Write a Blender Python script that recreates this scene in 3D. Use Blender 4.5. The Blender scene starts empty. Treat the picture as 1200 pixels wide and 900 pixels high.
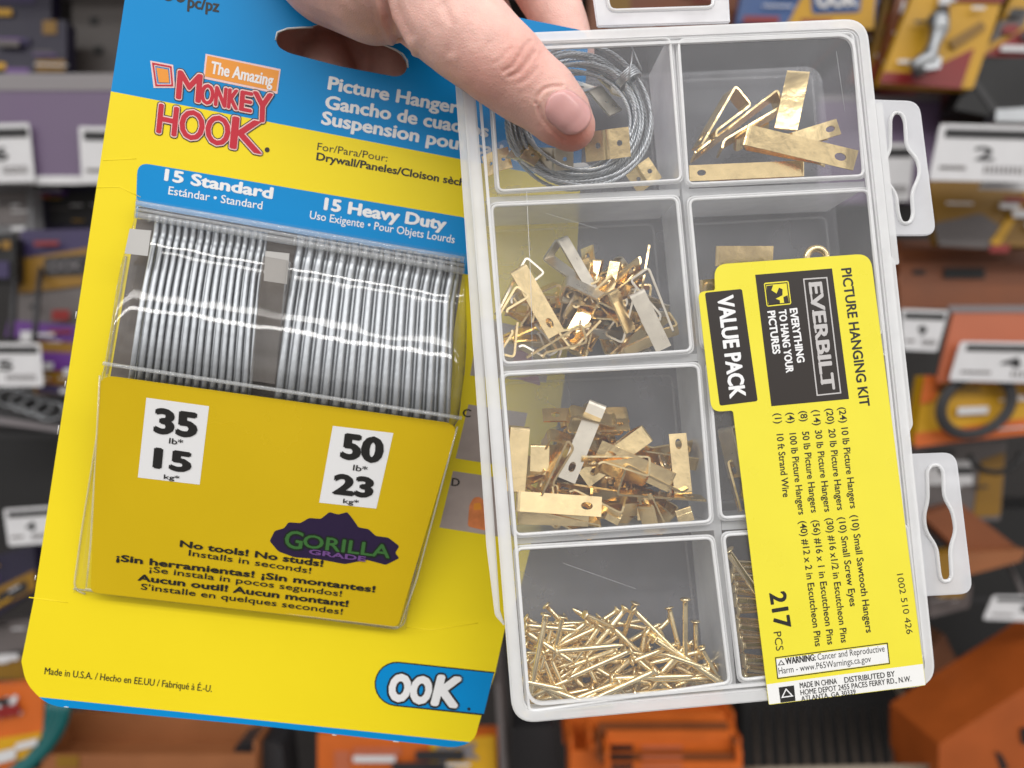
import bpy, bmesh, math, random
from mathutils import Vector, Matrix, noise
random.seed(7)
sc = bpy.context.scene
COL = sc.collection
R = math.radians
PI = math.pi

# ------------------------------------------------------------------ camera, light, exposure
CAMZ = 1.5
F = 900.0                       # focal length in pixels of a 1200 x 900 picture
cd = bpy.data.cameras.new('camera'); cam = bpy.data.objects.new('camera', cd); COL.objects.link(cam)
cam.location = (0, 0, CAMZ); cam.rotation_euler = (PI / 2, 0, 0)
cd.sensor_width = 36; cd.lens = 27; cd.clip_start = .01; cd.clip_end = 50
cd.dof.use_dof = True; cd.dof.focus_distance = .214; cd.dof.aperture_fstop = 8.5; cd.dof.aperture_blades = 0
sc.camera = cam
w = bpy.data.worlds.new('World'); sc.world = w; w.use_nodes = True
nt = w.node_tree; nt.nodes.clear()
wo = nt.nodes.new('ShaderNodeOutputWorld'); bg = nt.nodes.new('ShaderNodeBackground')
tc = nt.nodes.new('ShaderNodeTexCoord'); sp = nt.nodes.new('ShaderNodeSeparateXYZ'); cr = nt.nodes.new('ShaderNodeValToRGB')
mr = nt.nodes.new('ShaderNodeMapRange'); mr.inputs['From Min'].default_value = -1; mr.inputs['From Max'].default_value = 1
nt.links.new(tc.outputs['Generated'], sp.inputs[0]); nt.links.new(sp.outputs['Z'], mr.inputs[0]); nt.links.new(mr.outputs[0], cr.inputs[0])
wn = nt.nodes.new('ShaderNodeTexNoise'); wn.inputs['Scale'].default_value = 3.2; wn.inputs['Detail'].default_value = 3
wr = nt.nodes.new('ShaderNodeMapRange'); wr.inputs['From Min'].default_value = .36; wr.inputs['From Max'].default_value = .64; wr.inputs['To Min'].default_value = .35; wr.inputs['To Max'].default_value = 1.7
wm = nt.nodes.new('ShaderNodeMix'); wm.data_type = 'RGBA'; wm.blend_type = 'MULTIPLY'; wm.inputs[0].default_value = 1
nt.links.new(tc.outputs['Generated'], wn.inputs['Vector']); nt.links.new(wn.outputs[0], wr.inputs[0]); nt.links.new(cr.outputs[0], wm.inputs[6]); nt.links.new(wr.outputs[0], wm.inputs[7])
nt.links.new(wm.outputs[2], bg.inputs[0]); nt.links.new(bg.outputs[0], wo.inputs[0])
e = cr.color_ramp.elements
e[0].position = .2; e[0].color = (.18, .165, .155, 1); e[1].position = .85; e[1].color = (1.15, 1.15, 1.18, 1)
for p, c in ((.36, (.27, .25, .235, 1)), (.48, (.80, .77, .74, 1)), (.57, (.84, .82, .80, 1)), (.70, (1.0, 1.0, 1.03, 1))):
    x = e.new(p); x.color = c
bg.inputs[1].default_value = 1.0
def strip_light(x, y, z, sx, sy, p, rx=0):
    l = bpy.data.lights.new('ceiling_strip', 'AREA'); l.shape = 'RECTANGLE'; l.size = sx; l.size_y = sy; l.energy = p
    l.color = (1, .975, .94)
    o = bpy.data.objects.new('ceiling_strip', l); COL.objects.link(o); o.location = (x, y, z); o.rotation_euler = (rx, 0, 0)
strip_light(0, -1.4, 3.1, 8, .14, 52)
strip_light(0, -1.85, 3.1, 8, .16, 104)
sc.view_settings.view_transform = 'Standard'; sc.view_settings.look = 'None'
sc.view_settings.exposure = -.07; sc.view_settings.gamma = 1
cy = sc.cycles
cy.transparent_max_bounces = 64; cy.max_bounces = 14; cy.glossy_bounces = 6; cy.transmission_bounces = 8; cy.diffuse_bounces = 4
cy.use_denoising = True; cy.caustics_reflective = False; cy.caustics_refractive = False
cy.sample_clamp_indirect = 6

# ------------------------------------------------------------------ helpers
MAT = {}
def lin(c):
    return tuple((v / 255 / 12.92 if v / 255 <= .04045 else ((v / 255 + .055) / 1.055) ** 2.4) for v in c)
def mat(name, rgb, rough=.5, metal=0, bump=0, bscale=200, var=0, vscale=60, spec=.5, coat=0, sss=0, streak=None):
    """Principled material with procedural tone variation, bump and roughness breakup (object space)"""
    if name in MAT: return MAT[name]
    m = bpy.data.materials.new(name); m.use_nodes = True; n = m.node_tree; b = n.nodes['Principled BSDF']
    b.inputs['Base Color'].default_value = (*rgb, 1); b.inputs['Roughness'].default_value = rough
    b.inputs['Metallic'].default_value = metal; b.inputs['Specular IOR Level'].default_value = spec
    b.inputs['Coat Weight'].default_value = coat; b.inputs['Coat Roughness'].default_value = .15
    if sss:
        b.inputs['Subsurface Weight'].default_value = sss; b.inputs['Subsurface Radius'].default_value = (1, .35, .2); b.inputs['Subsurface Scale'].default_value = .004
    t = n.nodes.new('ShaderNodeTexCoord'); mp = n.nodes.new('ShaderNodeMapping'); n.links.new(t.outputs['Object'], mp.inputs[0])
    if streak: mp.inputs['Scale'].default_value = streak
    if var:
        nz = n.nodes.new('ShaderNodeTexNoise'); nz.inputs['Scale'].default_value = vscale; nz.inputs['Detail'].default_value = 5
        n.links.new(mp.outputs[0], nz.inputs['Vector'])
        r_ = n.nodes.new('ShaderNodeMapRange'); r_.inputs['From Min'].default_value = .3; r_.inputs['From Max'].default_value = .7
        r_.inputs['To Min'].default_value = 1 - var; r_.inputs['To Max'].default_value = 1 + var
        n.links.new(nz.outputs[0], r_.inputs[0])
        h = n.nodes.new('ShaderNodeMix'); h.data_type = 'RGBA'; h.blend_type = 'MULTIPLY'; h.inputs[0].default_value = 1
        h.inputs[6].default_value = (*rgb, 1); n.links.new(r_.outputs[0], h.inputs[7]); n.links.new(h.outputs[2], b.inputs['Base Color'])
        q = n.nodes.new('ShaderNodeMapRange'); q.inputs['To Min'].default_value = max(0, rough - .1); q.inputs['To Max'].default_value = rough + .1
        n.links.new(nz.outputs[0], q.inputs[0]); n.links.new(q.outputs[0], b.inputs['Roughness'])
    if bump:
        nb = n.nodes.new('ShaderNodeTexNoise'); nb.inputs['Scale'].default_value = bscale; nb.inputs['Detail'].default_value = 4
        n.links.new(mp.outputs[0], nb.inputs['Vector'])
        bu = n.nodes.new('ShaderNodeBump'); bu.inputs['Strength'].default_value = bump; bu.inputs['Distance'].default_value = .001
        n.links.new(nb.outputs[0], bu.inputs['Height']); n.links.new(bu.outputs[0], b.inputs['Normal'])
    MAT[name] = m; return m
def plastic(name, clear, tint=(.85, .88, .9), rough=.12, bump=0, bscale=150, trans=.5, fres=1.5, tcol=(1, 1, 1), mott=0):
    """thin clear plastic: transparent + milky (diffuse and translucent) under a fresnel gloss"""
    m = bpy.data.materials.new(name); m.use_nodes = True; n = m.node_tree; n.nodes.clear(); N = n.nodes.new; L = n.links.new
    out = N('ShaderNodeOutputMaterial'); tr = N('ShaderNodeBsdfTransparent'); tr.inputs[0].default_value = (*tcol, 1)
    df = N('ShaderNodeBsdfDiffuse'); df.inputs[0].default_value = (*tint, 1)
    tl = N('ShaderNodeBsdfTranslucent'); tl.inputs[0].default_value = (*tint, 1)
    gl = N('ShaderNodeBsdfGlossy'); gl.inputs['Roughness'].default_value = rough
    m1 = N('ShaderNodeMixShader'); m1.inputs[0].default_value = trans; L(df.outputs[0], m1.inputs[1]); L(tl.outputs[0], m1.inputs[2])
    m2 = N('ShaderNodeMixShader'); m2.inputs[0].default_value = clear; L(m1.outputs[0], m2.inputs[1]); L(tr.outputs[0], m2.inputs[2])
    fr = N('ShaderNodeLayerWeight'); fr.inputs[0].default_value = .5      # Schlick, the same from both sides of the sheet
    pw = N('ShaderNodeMath'); pw.operation = 'POWER'; pw.inputs[1].default_value = 5; L(fr.outputs['Facing'], pw.inputs[0])
    ma = N('ShaderNodeMath'); ma.operation = 'MULTIPLY_ADD'; ma.inputs[1].default_value = .9; ma.inputs[2].default_value = ((fres - 1) / (fres + 1)) ** 2; L(pw.outputs[0], ma.inputs[0])
    m3 = N('ShaderNodeMixShader'); L(ma.outputs[0], m3.inputs[0]); L(m2.outputs[0], m3.inputs[1]); L(gl.outputs[0], m3.inputs[2])
    L(m3.outputs[0], out.inputs[0])
    if mott:    # cloudier and clearer places in the moulding
        t2 = N('ShaderNodeTexCoord'); n2 = N('ShaderNodeTexNoise'); n2.inputs['Scale'].default_value = 70; n2.inputs['Detail'].default_value = 3; L(t2.outputs['Object'], n2.inputs['Vector'])
        r2 = N('ShaderNodeMapRange'); r2.inputs['From Min'].default_value = .3; r2.inputs['From Max'].default_value = .7
        r2.inputs['To Min'].default_value = clear - mott; r2.inputs['To Max'].default_value = clear + mott; L(n2.outputs[0], r2.inputs[0]); L(r2.outputs[0], m2.inputs[0])
    if bump:
        t = N('ShaderNodeTexCoord'); nb = N('ShaderNodeTexNoise'); nb.inputs['Scale'].default_value = bscale; L(t.outputs['Object'], nb.inputs['Vector'])
        bu = N('ShaderNodeBump'); bu.inputs['Strength'].default_value = bump; bu.inputs['Distance'].default_value = .001
        L(nb.outputs[0], bu.inputs['Height']); L(bu.outputs[0], gl.inputs['Normal']); L(bu.outputs[0], fr.inputs['Normal'])
    MAT[name] = m; return m

def tag(o, label, cat, group=None, kind=None):
    o['label'] = label; o['category'] = cat
    if group: o['group'] = group
    if kind: o['kind'] = kind
    return o
def empty(name, M, label, cat, group=None):
    o = bpy.data.objects.new(name, None); COL.objects.link(o); o.matrix_world = M; o.empty_display_size = .01
    return tag(o, label, cat, group)
WM = {}
def link(name, me, M=None, parent=None):
    """M is the world matrix of the new object; a child keeps its place under its parent"""
    o = bpy.data.objects.new(name, me); COL.objects.link(o)
    M = M or Matrix()
    if parent is not None:
        o.parent = parent; pm = WM.get(parent.name, parent.matrix_basis); o.matrix_basis = pm.inverted() @ M
        WM[o.name] = M
    else:
        o.matrix_basis = M
        WM[o.name] = M
    return o
def mesh(name, V, Fc, mats, smooth=False, mi=None):
    me = bpy.data.meshes.new(name); me.from_pydata([tuple(v) for v in V], [], Fc)
    for m in (mats if isinstance(mats, (list, tuple)) else [mats]): me.materials.append(m)
    if mi:
        for p, k in zip(me.polygons, mi): p.material_index = k
    if smooth: me.polygons.foreach_set('use_smooth', [True] * len(me.polygons))
    me.update(); return me
def wobj(name, V, Fc, m, parent=None, smooth=False, mi=None, M=None):
    """object from WORLD vertices; its origin is its parent's (or M / its centre)"""
    if M is None:
        if parent is not None: M = WM.get(parent.name, parent.matrix_basis)
        else:
            c = Vector((0, 0, 0))
            for v in V: c += v
            M = Matrix.Translation(c / len(V))
    I = M.inverted()
    return link(name, mesh(name, [I @ v for v in V], Fc, m, smooth, mi), M, parent)
class Frame:
    def __init__(s, P, scale):
        R_ = [Vector(((x - 600) / F, 1, -(y - 450) / F)) for x, y in P]
        A = Matrix((R_[1], -R_[2], R_[3])).transposed(); d = A.inverted() @ R_[0]
        Q = [R_[0] * scale] + [R_[i + 1] * d[i] * scale for i in range(3)]
        U = ((Q[1] - Q[0]) + (Q[2] - Q[3])).normalized(); V = (Q[0] - Q[3]) + (Q[1] - Q[2])
        V = (V - U * V.dot(U)).normalized(); N_ = U.cross(V)
        O = Q[3] + Vector((0, 0, CAMZ))
        s.O, s.U, s.V, s.N = O, U, V, N_; s.w = (Q[1] - Q[0]).length; s.h = (Q[0] - Q[3]).length
        s.M = Matrix((U, V, N_)).transposed().to_4x4(); s.M.translation = O
        s.I = s.M.inverted()
    def px(s, x, y, w=0):
        """world point where the sight line of a photo pixel meets the plane w above this surface"""
        d = Vector(((x - 600) / F, 1, -(y - 450) / F)); C = Vector((0, 0, CAMZ))
        t = (s.O + s.N * w - C).dot(s.N) / d.dot(s.N)
        return C + d * t
    def at(s, u, v, w=0): return s.M @ Vector((u, v, w))
def P(x, y, Y): return Vector(((x - 600) / F * Y, Y, CAMZ - (y - 450) / F * Y))

def rounded(pts, radii, n=6):
    """2D polygon corners rounded; pts list of Vectors (any dim)"""
    out = []; k = len(pts)
    for i, p in enumerate(pts):
        r = radii[i] if isinstance(radii, (list, tuple)) else radii
        if r <= 0: out.append(p.copy()); continue
        a = (pts[i - 1] - p); b = (pts[(i + 1) % k] - p)
        r2 = min(r, a.length * .49, b.length * .49); a.normalize(); b.normalize()
        p0 = p + a * r2; p1 = p + b * r2
        for j in range(n + 1):
            t = j / n; out.append(p0 * (1 - t) ** 2 + p * 2 * t * (1 - t) + p1 * t * t)
    return out
def fill(outer, holes, N_):
    """triangulated planar polygon with holes -> verts, faces (normals along N_)"""
    bm = bmesh.new(); es = []
    for loop in [outer] + holes:
        vs = [bm.verts.new(p) for p in loop]
        es += [bm.edges.new((vs[i], vs[(i + 1) % len(vs)])) for i in range(len(vs))]
    bmesh.ops.triangle_fill(bm, use_beauty=True, use_dissolve=False, edges=es, normal=N_)
    bm.normal_update()
    for f in bm.faces:
        if f.normal.dot(N_) < 0: f.normal_flip()
    return bm
def bm_obj(name, bm, m, parent=None, smooth=False, M=None):
    bm.normal_update()
    V = [v.co.copy() for v in bm.verts]; bm.verts.index_update()
    Fc = [[v.index for v in f.verts] for f in bm.faces]; mi = [f.material_index for f in bm.faces]; bm.free()
    return wobj(name, V, Fc, m, parent, smooth, mi, M)
def slab(name, outer, th, N_, m, parent=None, holes=(), M=None, smooth=False, bev=0):
    """outer polygon (world pts) given on its front face, extruded th backwards"""
    bm = fill(outer, list(holes), N_)
    r = bmesh.ops.extrude_face_region(bm, geom=bm.faces[:])
    vs = [g for g in r['geom'] if isinstance(g, bmesh.types.BMVert)]
    # the extruded copy keeps the front; move the original side back
    for v in bm.verts:
        if v not in set(vs): pass
    s_ = set(vs)
    for v in bm.verts:
        if v not in s_: v.co -= N_ * th
    bmesh.ops.recalc_face_normals(bm, faces=bm.faces[:])
    if bev:
        ed = [e_ for e_ in bm.edges if e_.calc_face_angle(0) > .6]
        bmesh.ops.bevel(bm, geom=ed, offset=bev, segments=2, affect='EDGES')
    return bm_obj(name, bm, m, parent, smooth, M)
def sheet(name, outer, N_, m, parent=None, holes=()):
    return bm_obj(name, fill(outer, list(holes), N_), m, parent)
def tube_vf(V, Fc, pts, r, n=8, cap=True, closed=False):
    rs = r if isinstance(r, (list, tuple)) else [r] * len(pts)
    b0 = len(V); k = len(pts); up = None
    for i, p in enumerate(pts):
        if closed: t = pts[(i + 1) % k] - pts[i - 1]
        else: t = pts[min(i + 1, k - 1)] - pts[max(i - 1, 0)]
        t.normalize()
        if up is None: up = t.orthogonal().normalized()
        up = (up - t * up.dot(t)); up = up.normalized() if up.length > 1e-6 else t.orthogonal().normalized()
        s_ = t.cross(up)
        for j in range(n):
            a = 2 * PI * j / n; V.append(p + (up * math.cos(a) + s_ * math.sin(a)) * rs[i])
    for i in range(k if closed else k - 1):
        for j in range(n):
            a, b = b0 + i * n + j, b0 + i * n + (j + 1) % n
            i2 = (i + 1) % k; c, d = b0 + i2 * n + (j + 1) % n, b0 + i2 * n + j
            Fc.append((a, b, c, d))
    if cap and not closed:
        Fc.append(tuple(b0 + j for j in reversed(range(n)))); Fc.append(tuple(b0 + (k - 1) * n + j for j in range(n)))
def tube(name, pts, r, m, parent=None, n=8, closed=False, M=None):
    V, Fc = [], []; tube_vf(V, Fc, pts, r, n, True, closed)
    return wobj(name, V, Fc, m, parent, True, None, M)

_dg = None
def glyphs(s, off=0.0):
    c = bpy.data.curves.new('t', 'FONT'); c.body = s; c.size = 1; c.offset = off; c.resolution_u = 3
    o = bpy.data.objects.new('t', c); COL.objects.link(o)
    dg = bpy.context.evaluated_depsgraph_get(); me = bpy.data.meshes.new_from_object(o.evaluated_get(dg))
    V = [v.co.copy() for v in me.vertices]; Fc = [tuple(p.vertices) for p in me.polygons]
    bpy.data.objects.remove(o); bpy.data.curves.remove(c); bpy.data.meshes.remove(me)
    return V, Fc
_cap = None
class Ink:
    """collects printed lettering into one mesh"""
    def __init__(s): s.V = []; s.F = []
    def text(s, fr, st, p0, p1, cap, w=.00006, bold=0, off=0.0, slant=0, fit=None, ring=0, swap=0):
        """baseline from photo pixel p0 to p1 on the plane fr; cap = capital height in photo pixels"""
        global _cap
        if _cap is None: _cap = max(v.y for v in glyphs('H')[0])
        V, Fc = glyphs(st, off)
        if not V: return
        fx = V if not fit else glyphs(fit, off)[0]
        x0 = min(v.x for v in fx); x1 = max(v.x for v in fx)
        A, B = fr.px(*p0, w), fr.px(*p1, w); X = (B - A); L_ = X.length; X.normalize(); Y = fr.N.cross(X)
        mm = L_ / math.hypot(p1[0] - p0[0], p1[1] - p0[1])
        sx = L_ / (x1 - x0); sy = cap * mm / _cap
        sh = [(0, 0)]
        if bold: sh = [(-bold, 0), (bold, 0), (0, -bold * .6), (0, bold * .6), (0, 0)]
        if ring: sh = [(ring * math.cos(a * PI / 6), ring * math.sin(a * PI / 6)) for a in range(12)] + [(0, 0)]
        for k, (dx, dy) in enumerate(sh):
            b = len(s.V)
            for v in V:
                s.V.append(A + X * ((v.x - x0) * sx + (v.y * sy) * slant + dx * mm) + Y * (v.y * sy + dy * mm) + fr.N * (k * 4e-6))
            s.F += [tuple(i + b for i in f) for f in Fc]
        return s
    def quad(s, fr, pts, w=.00004):
        b = len(s.V); s.V += [fr.px(x, y, w) for x, y in pts]; s.F.append(tuple(range(b + len(pts) - 1, b - 1, -1)))
        return s
    def poly(s, fr, pts, w=.00004, rad=0, holes=()):
        bm = fill(rounded([fr.px(x, y, w) for x, y in pts], rad), [[fr.px(x, y, w) for x, y in h] for h in holes], fr.N)
        b = len(s.V); bm.verts.index_update(); s.V += [v.co.copy() for v in bm.verts]; s.F += [tuple(b + v.index for v in f.verts) for f in bm.faces]; bm.free()
        return s
    def frame_line(s, fr, pts, wd, w=.00006):
        """outline of a pixel polygon, wd pixels wide"""
        c = Vector((sum(p[0] for p in pts) / len(pts), sum(p[1] for p in pts) / len(pts)))
        inn = []; k = len(pts)
        for i in range(k):
            p = Vector(pts[i]); a = (Vector(pts[i - 1]) - p).normalized(); b = (Vector(pts[(i + 1) % k]) - p).normalized()
            bis = (a + b).normalized(); sn = max(.3, abs(a.cross(bis) if False else a.x * bis.y - a.y * bis.x))
            inn.append(p + bis * wd / sn)
        for i in range(k):
            j = (i + 1) % k; s.quad(fr, [pts[i], pts[j], tuple(inn[j]), tuple(inn[i])], w)
        return s
    def build(s, name, m, parent): return wobj(name, s.V, s.F, m, parent)

# ------------------------------------------------------------------ materials
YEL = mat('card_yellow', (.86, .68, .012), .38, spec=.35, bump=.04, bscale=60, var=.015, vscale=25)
BLU = mat('card_blue', (.0, .25, .60), .36, spec=.3, bump=.04, bscale=60, var=.02, vscale=25)
PAPER = mat('paper_edge', (.75, .73, .68), .8)
WHT = mat('print_white', (.80, .80, .80), .45)
BLK = mat('print_black', (.015, .014, .013), .45)
RED = mat('print_red', (.52, .012, .03), .4)
ORG = mat('print_orange', (.80, .30, .03), .4)
PINK = mat('print_pale_pink', (.82, .58, .55), .4)
BRN = mat('print_dark_brown', (.035, .022, .015), .4)
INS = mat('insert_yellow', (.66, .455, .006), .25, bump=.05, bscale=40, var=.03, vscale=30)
PURP = mat('print_purple', (.022, .011, .045), .4)
GRNP = mat('print_green', (.045, .15, .035), .4)
STK = mat('sticker_yellow', (.77, .68, .04), .30, bump=.12, bscale=45, var=.015)
STKB = mat('sticker_black', (.022, .016, .013), .35)
BRASS = mat('brass', (.88, .68, .36), .22, 1, bump=.35, bscale=110, var=.10, vscale=220)
BRASSP = mat('brass_pin', (.92, .76, .46), .24, 1, var=.10, vscale=300)
STEEL = mat('galvanised_steel', (.42, .44, .46), .46, 1, bump=.1, bscale=500, var=.10, vscale=300)
NICKEL = mat('dull_nickel', (.72, .66, .55), .3, 1, var=.08, vscale=300)
SKIN = mat('skin', (.78, .47, .40), .44, sss=.25, bump=.0, var=.13, vscale=90)
WIRE = mat('picture_wire', (.50, .52, .54), .44, 1, var=.2, vscale=500)
NAIL = mat('nail', (.72, .36, .34), .25, sss=.2)
BLISTER = plastic('blister_plastic', .95, (.75, .77, .78), .05, bump=.32, bscale=45, fres=1.48)
CLEAR = plastic('clear_plastic', .93, (.96, .97, 1.0), .12, bump=.14, bscale=50, fres=1.42, trans=.3)
FROST = plastic('frosted_plastic', .44, (.98, .985, .985), .14, bump=.12, bscale=90, fres=1.5, mott=.05, trans=.15)
BASEP = plastic('base_plastic', .76, (.93, .94, 1.0), .2, bump=.1, bscale=60, fres=1.4, mott=.05, trans=.3)
DIVP = plastic('divider_plastic', .55, (.96, .97, .98), .15, bump=.15, bscale=90, fres=1.45, mott=.06, trans=.3)
TABP = plastic('tab_plastic', .42, (.95, .96, .985), .2, bump=.2, bscale=120, fres=1.45, mott=.05, trans=.3)

# ------------------------------------------------------------------ surfaces of the two packages
CARD = Frame([(130, 107), (681, 214), (557, 872), (22.5, 815)], .224)
BOX = Frame([(537, 42), (1015, 22), (1097, 803), (601, 848)], .211)
def poly_round(pts, r, n=4):
    out = [pts[0]]
    for i in range(1, len(pts) - 1):
        p = pts[i]; a = pts[i - 1] - p; b = pts[i + 1] - p; r2 = min(r, a.length * .45, b.length * .45); a.normalize(); b.normalize()
        for j in range(n + 1):
            t = j / n; out.append((p + a * r2) * (1 - t) ** 2 + p * 2 * t * (1 - t) + (p + b * r2) * t * t)
    out.append(pts[-1]); return out
# ================================================================== hanger pack on a yellow card
def frame3(A, B, C_, D):
    """frame from world corners TL TR BR BL"""
    f = Frame.__new__(Frame); U = ((B - A) + (C_ - D)).normalized(); V = (A - D) + (B - C_); V = (V - U * V.dot(U)).normalized()
    f.O = D.copy(); f.U, f.V = U, V; f.N = U.cross(V); f.O = (A + B + C_ + D) / 4
    f.M = Matrix((U, V, f.N)).transposed().to_4x4(); f.M.translation = f.O; f.I = f.M.inverted(); return f
cpx = CARD.px
pack = empty('hanger_pack', CARD.M, 'yellow and blue carded pack of wire hooks in a clear blister, on the left', 'hardware pack')
N_ = CARD.N
# die-cut card: straight left side, right side bowed, hang slot, two print zones
outl = [(156, -66), (545, 8), (690, 37), (683, 150), (679, 240), (676, 302), (662, 439), (655, 489), (620, 648), (610, 689), (592, 735), (580, 790), (563, 842),
        (556, 868), (535, 876.5), (300, 850), (55, 827), (30, 800), (25, 775), (40, 700), (101, 300)]
slot = [(323, 46), (326, 38), (336, 34), (362, 32), (392, 22), (425, 28), (446, 51), (470, 62), (478, 77), (474, 87), (464, 90), (400, 78), (338, 62), (326, 55)]
rad = [.004, 0, .004, 0, 0, 0, 0, 0, 0, 0, 0, 0, .003, .006, .006, 0, .006, .004, 0, 0, 0]
O3 = rounded([cpx(x, y) for x, y in outl], rad); H3 = rounded([cpx(x, y) for x, y in slot], .002, 3)
bm = fill(O3, [H3], N_)
def cut(p, q):
    a, b = cpx(*p), cpx(*q); nn = (b - a).cross(N_).normalized()
    bmesh.ops.bisect_plane(bm, geom=bm.verts[:] + bm.edges[:] + bm.faces[:], plane_co=a, plane_no=nn, dist=1e-7)
    return a, nn
c1 = cut((130, 107), (681, 214)); c2 = cut((42, 816.5), (557, 870.5))
for f in bm.faces:
    c = f.calc_center_median(); f.material_index = 1 if (c - c1[0]).dot(c1[1]) < 0 or (c - c2[0]).dot(c2[1]) > 0 else 0
r = bmesh.ops.extrude_face_region(bm, geom=bm.faces[:])
top = {g for g in r['geom'] if isinstance(g, bmesh.types.BMFace)}; tv = {v for f in top for v in f.verts}
for v in bm.verts:
    if v not in tv: v.co -= N_ * .0006
for f in bm.faces:
    if f not in top: f.material_index = 2
bmesh.ops.recalc_face_normals(bm, faces=bm.faces[:])
card = bm_obj('backing_card', bm, [YEL, BLU, PAPER], pack)
# torn white rim of the hang slot
rim = [cpx(x, y, .0003) for x, y in ((323, 47), (325, 38), (337, 33.5), (352, 32.5), (367, 32))]
tube('slot_rim', rim, .00028, PAPER, card, 5)
tube('slot_rim', [cpx(x, y, .0003) for x, y in ((445, 50), (452, 53.5), (463, 58), (472, 63.5), (477, 71), (478, 79))], .00028, PAPER, card, 5)
# blue band above the blister
sheet('blue_band', rounded([cpx(x, y, .00003) for x, y in ((161, 190), (545, 255), (550, 322), (159, 256))], [.0035, .001, 0, 0]), N_, BLU, card)
k = Ink()
k.text(CARD, '30', (193, 0), (217, 3), 17, bold=.9)
k.text(CARD, 'pc/pz', (220, 8.5), (256, 14), 14, bold=.7)
k.build('lettering', BLK, card); k = Ink()
k.text(CARD, 'For/Para/Pour:', (371.5, 175.5), (453.5, 189.5), 8.5)
k.text(CARD, 'Drywall/Paneles/Cloison sèche', (370.6, 187.2), (537, 217), 8.5, off=.012, bold=.25, fit='Drywall/Paneles/Cloison sèc')
k.build('lettering', BLK, card); k = Ink()
k.text(CARD, 'Made in U.S.A. / Hecho en EE.UU / Fabriqué à É.-U.', (52, 790), (248, 811), 8.5, bold=.15)
k.build('lettering', BLK, card)
k = Ink()
k.text(CARD, 'Picture Hangers', (384.4, 104.3), (536, 133), 14.5, off=.008, bold=.75, fit='Picture Hanger')
k.text(CARD, 'Gancho de cuadros', (381, 126.5), (539, 155), 14.5, off=.008, bold=.75, fit='Gancho de cuad')
k.text(CARD, 'Suspension pour cadres', (376.7, 145), (536, 175), 14.5, off=.008, bold=.75, fit='Suspension pou')
k.text(CARD, '15 Standard', (193, 211), (318.5, 232.7), 13, off=.008, bold=.9, w=.00012)
k.text(CARD, 'Estándar • Standard', (197, 227.5), (307, 245.3), 9.5, off=.008, w=.00012)
k.text(CARD, '15 Heavy Duty', (380, 245.3), (521.6, 269.3), 13.2, off=.008, bold=.9, w=.00012)
k.text(CARD, 'Uso Exigente • Pour Objets Lourds', (362.6, 256), (532.3, 285), 9, off=.008, w=.00012)
k.build('lettering', WHT, card)
# shadowless logo block: tilted frame, banner and two stacked words
k = Ink(); k.frame_line(CARD, [(176, 71), (203, 76), (205, 103), (180, 103)], 5, .0001); k.build('logo_frame', PINK, card)
k = Ink(); k.frame_line(CARD, [(178, 73), (201, 77.5), (203, 101), (182, 101)], 2, .0002); k.build('logo_frame', RED, card)
k = Ink(); k.poly(CARD, [(183, 79), (197, 81.5), (198.5, 97), (186, 96.5)], .00012); k.build('logo_frame', ORG, card)
k = Ink(); k.poly(CARD, [(241, 63), (329, 81), (325, 110), (238, 92)], .0001); k.build('logo_banner', PINK, card)
k = Ink(); k.poly(CARD, [(243, 65), (327, 83), (323.5, 107), (240, 89.5)], .00015); k.build('logo_banner', ORG, card)
k = Ink(); k.text(CARD, 'The Amazing', (246.5, 85.5), (319, 101), 14, .0002, off=.01, bold=.35); k.build('logo_words', WHT, card)
words = [('M', (207, 115), (234, 120), 33), ('ONK', (235, 120.5), (278, 128.5), 23), ('E', (281, 129), (294, 131.5), 23), ('Y', (296, 141), (318, 144), 34),
         ('HOO', (184, 155), (267, 172), 34), ('K', (270, 173), (306, 180), 37)]
for nm, m_, ring, w_, bo in (('logo_words', BRN, 3.4, .0001, 0), ('logo_words', PINK, 2.2, .00018, 0), ('logo_words', RED, 0, .00026, 1.3)):
    k = Ink()
    for s_, p0, p1, cp in words: k.text(CARD, s_, p0, p1, cp, w_, ring=ring, bold=bo, slant=-.05)
    k.build(nm, m_, card)
k = Ink(); k.poly(CARD, [(313 + 3 * math.cos(a * PI / 5), 175.5 + 3 * math.sin(a * PI / 5)) for a in range(10)], .0001); k.build('logo_dot', BRN, card)
# round-ended badge near the bottom right corner
def badge(x0, y0, x1, y1, h0, w_, grow=0):
    """half-pill whose right end is cut off"""
    pts = []
    dx, dy = x1 - x0, y1 - y0; L_ = math.hypot(dx, dy); ux, uy = dx / L_, dy / L_; nx, ny = -uy, ux
    h = h0 + grow
    for i in range(13):
        a = PI / 2 + PI * i / 12; pts.append((x0 + (ux * math.cos(a) + nx * math.sin(a)) * h, y0 + (uy * math.cos(a) + ny * math.sin(a)) * h))
    return pts
bl = badge(465, 801.5, 575, 813, 24.5, 0)
k = Ink(); k.poly(CARD, badge(465, 801.5, 575, 813, 24.5, 0, 1.6) + [(579.5, 787.5), (566, 838.5)], .00005); k.build('badge_rim', BLK, card)
k = Ink(); k.poly(CARD, bl + [(578.6, 789), (567, 836.5)], .0001); k.build('badge', BLU, card)
for m_, ring, w_ in ((BLK, 5.2, .00016), (WHT, 2.6, .00024)):
    k = Ink(); k.text(CARD, 'O', (456, 819), (477, 821.2), 29, w_, ring=ring); k.text(CARD, 'O', (481, 821.6), (501.5, 823.8), 29, w_, ring=ring)
    k.text(CARD, 'K', (507, 824.5), (534.5, 827.5), 33, w_, ring=ring, slant=.08); k.build('badge_words', m_, card)
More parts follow.
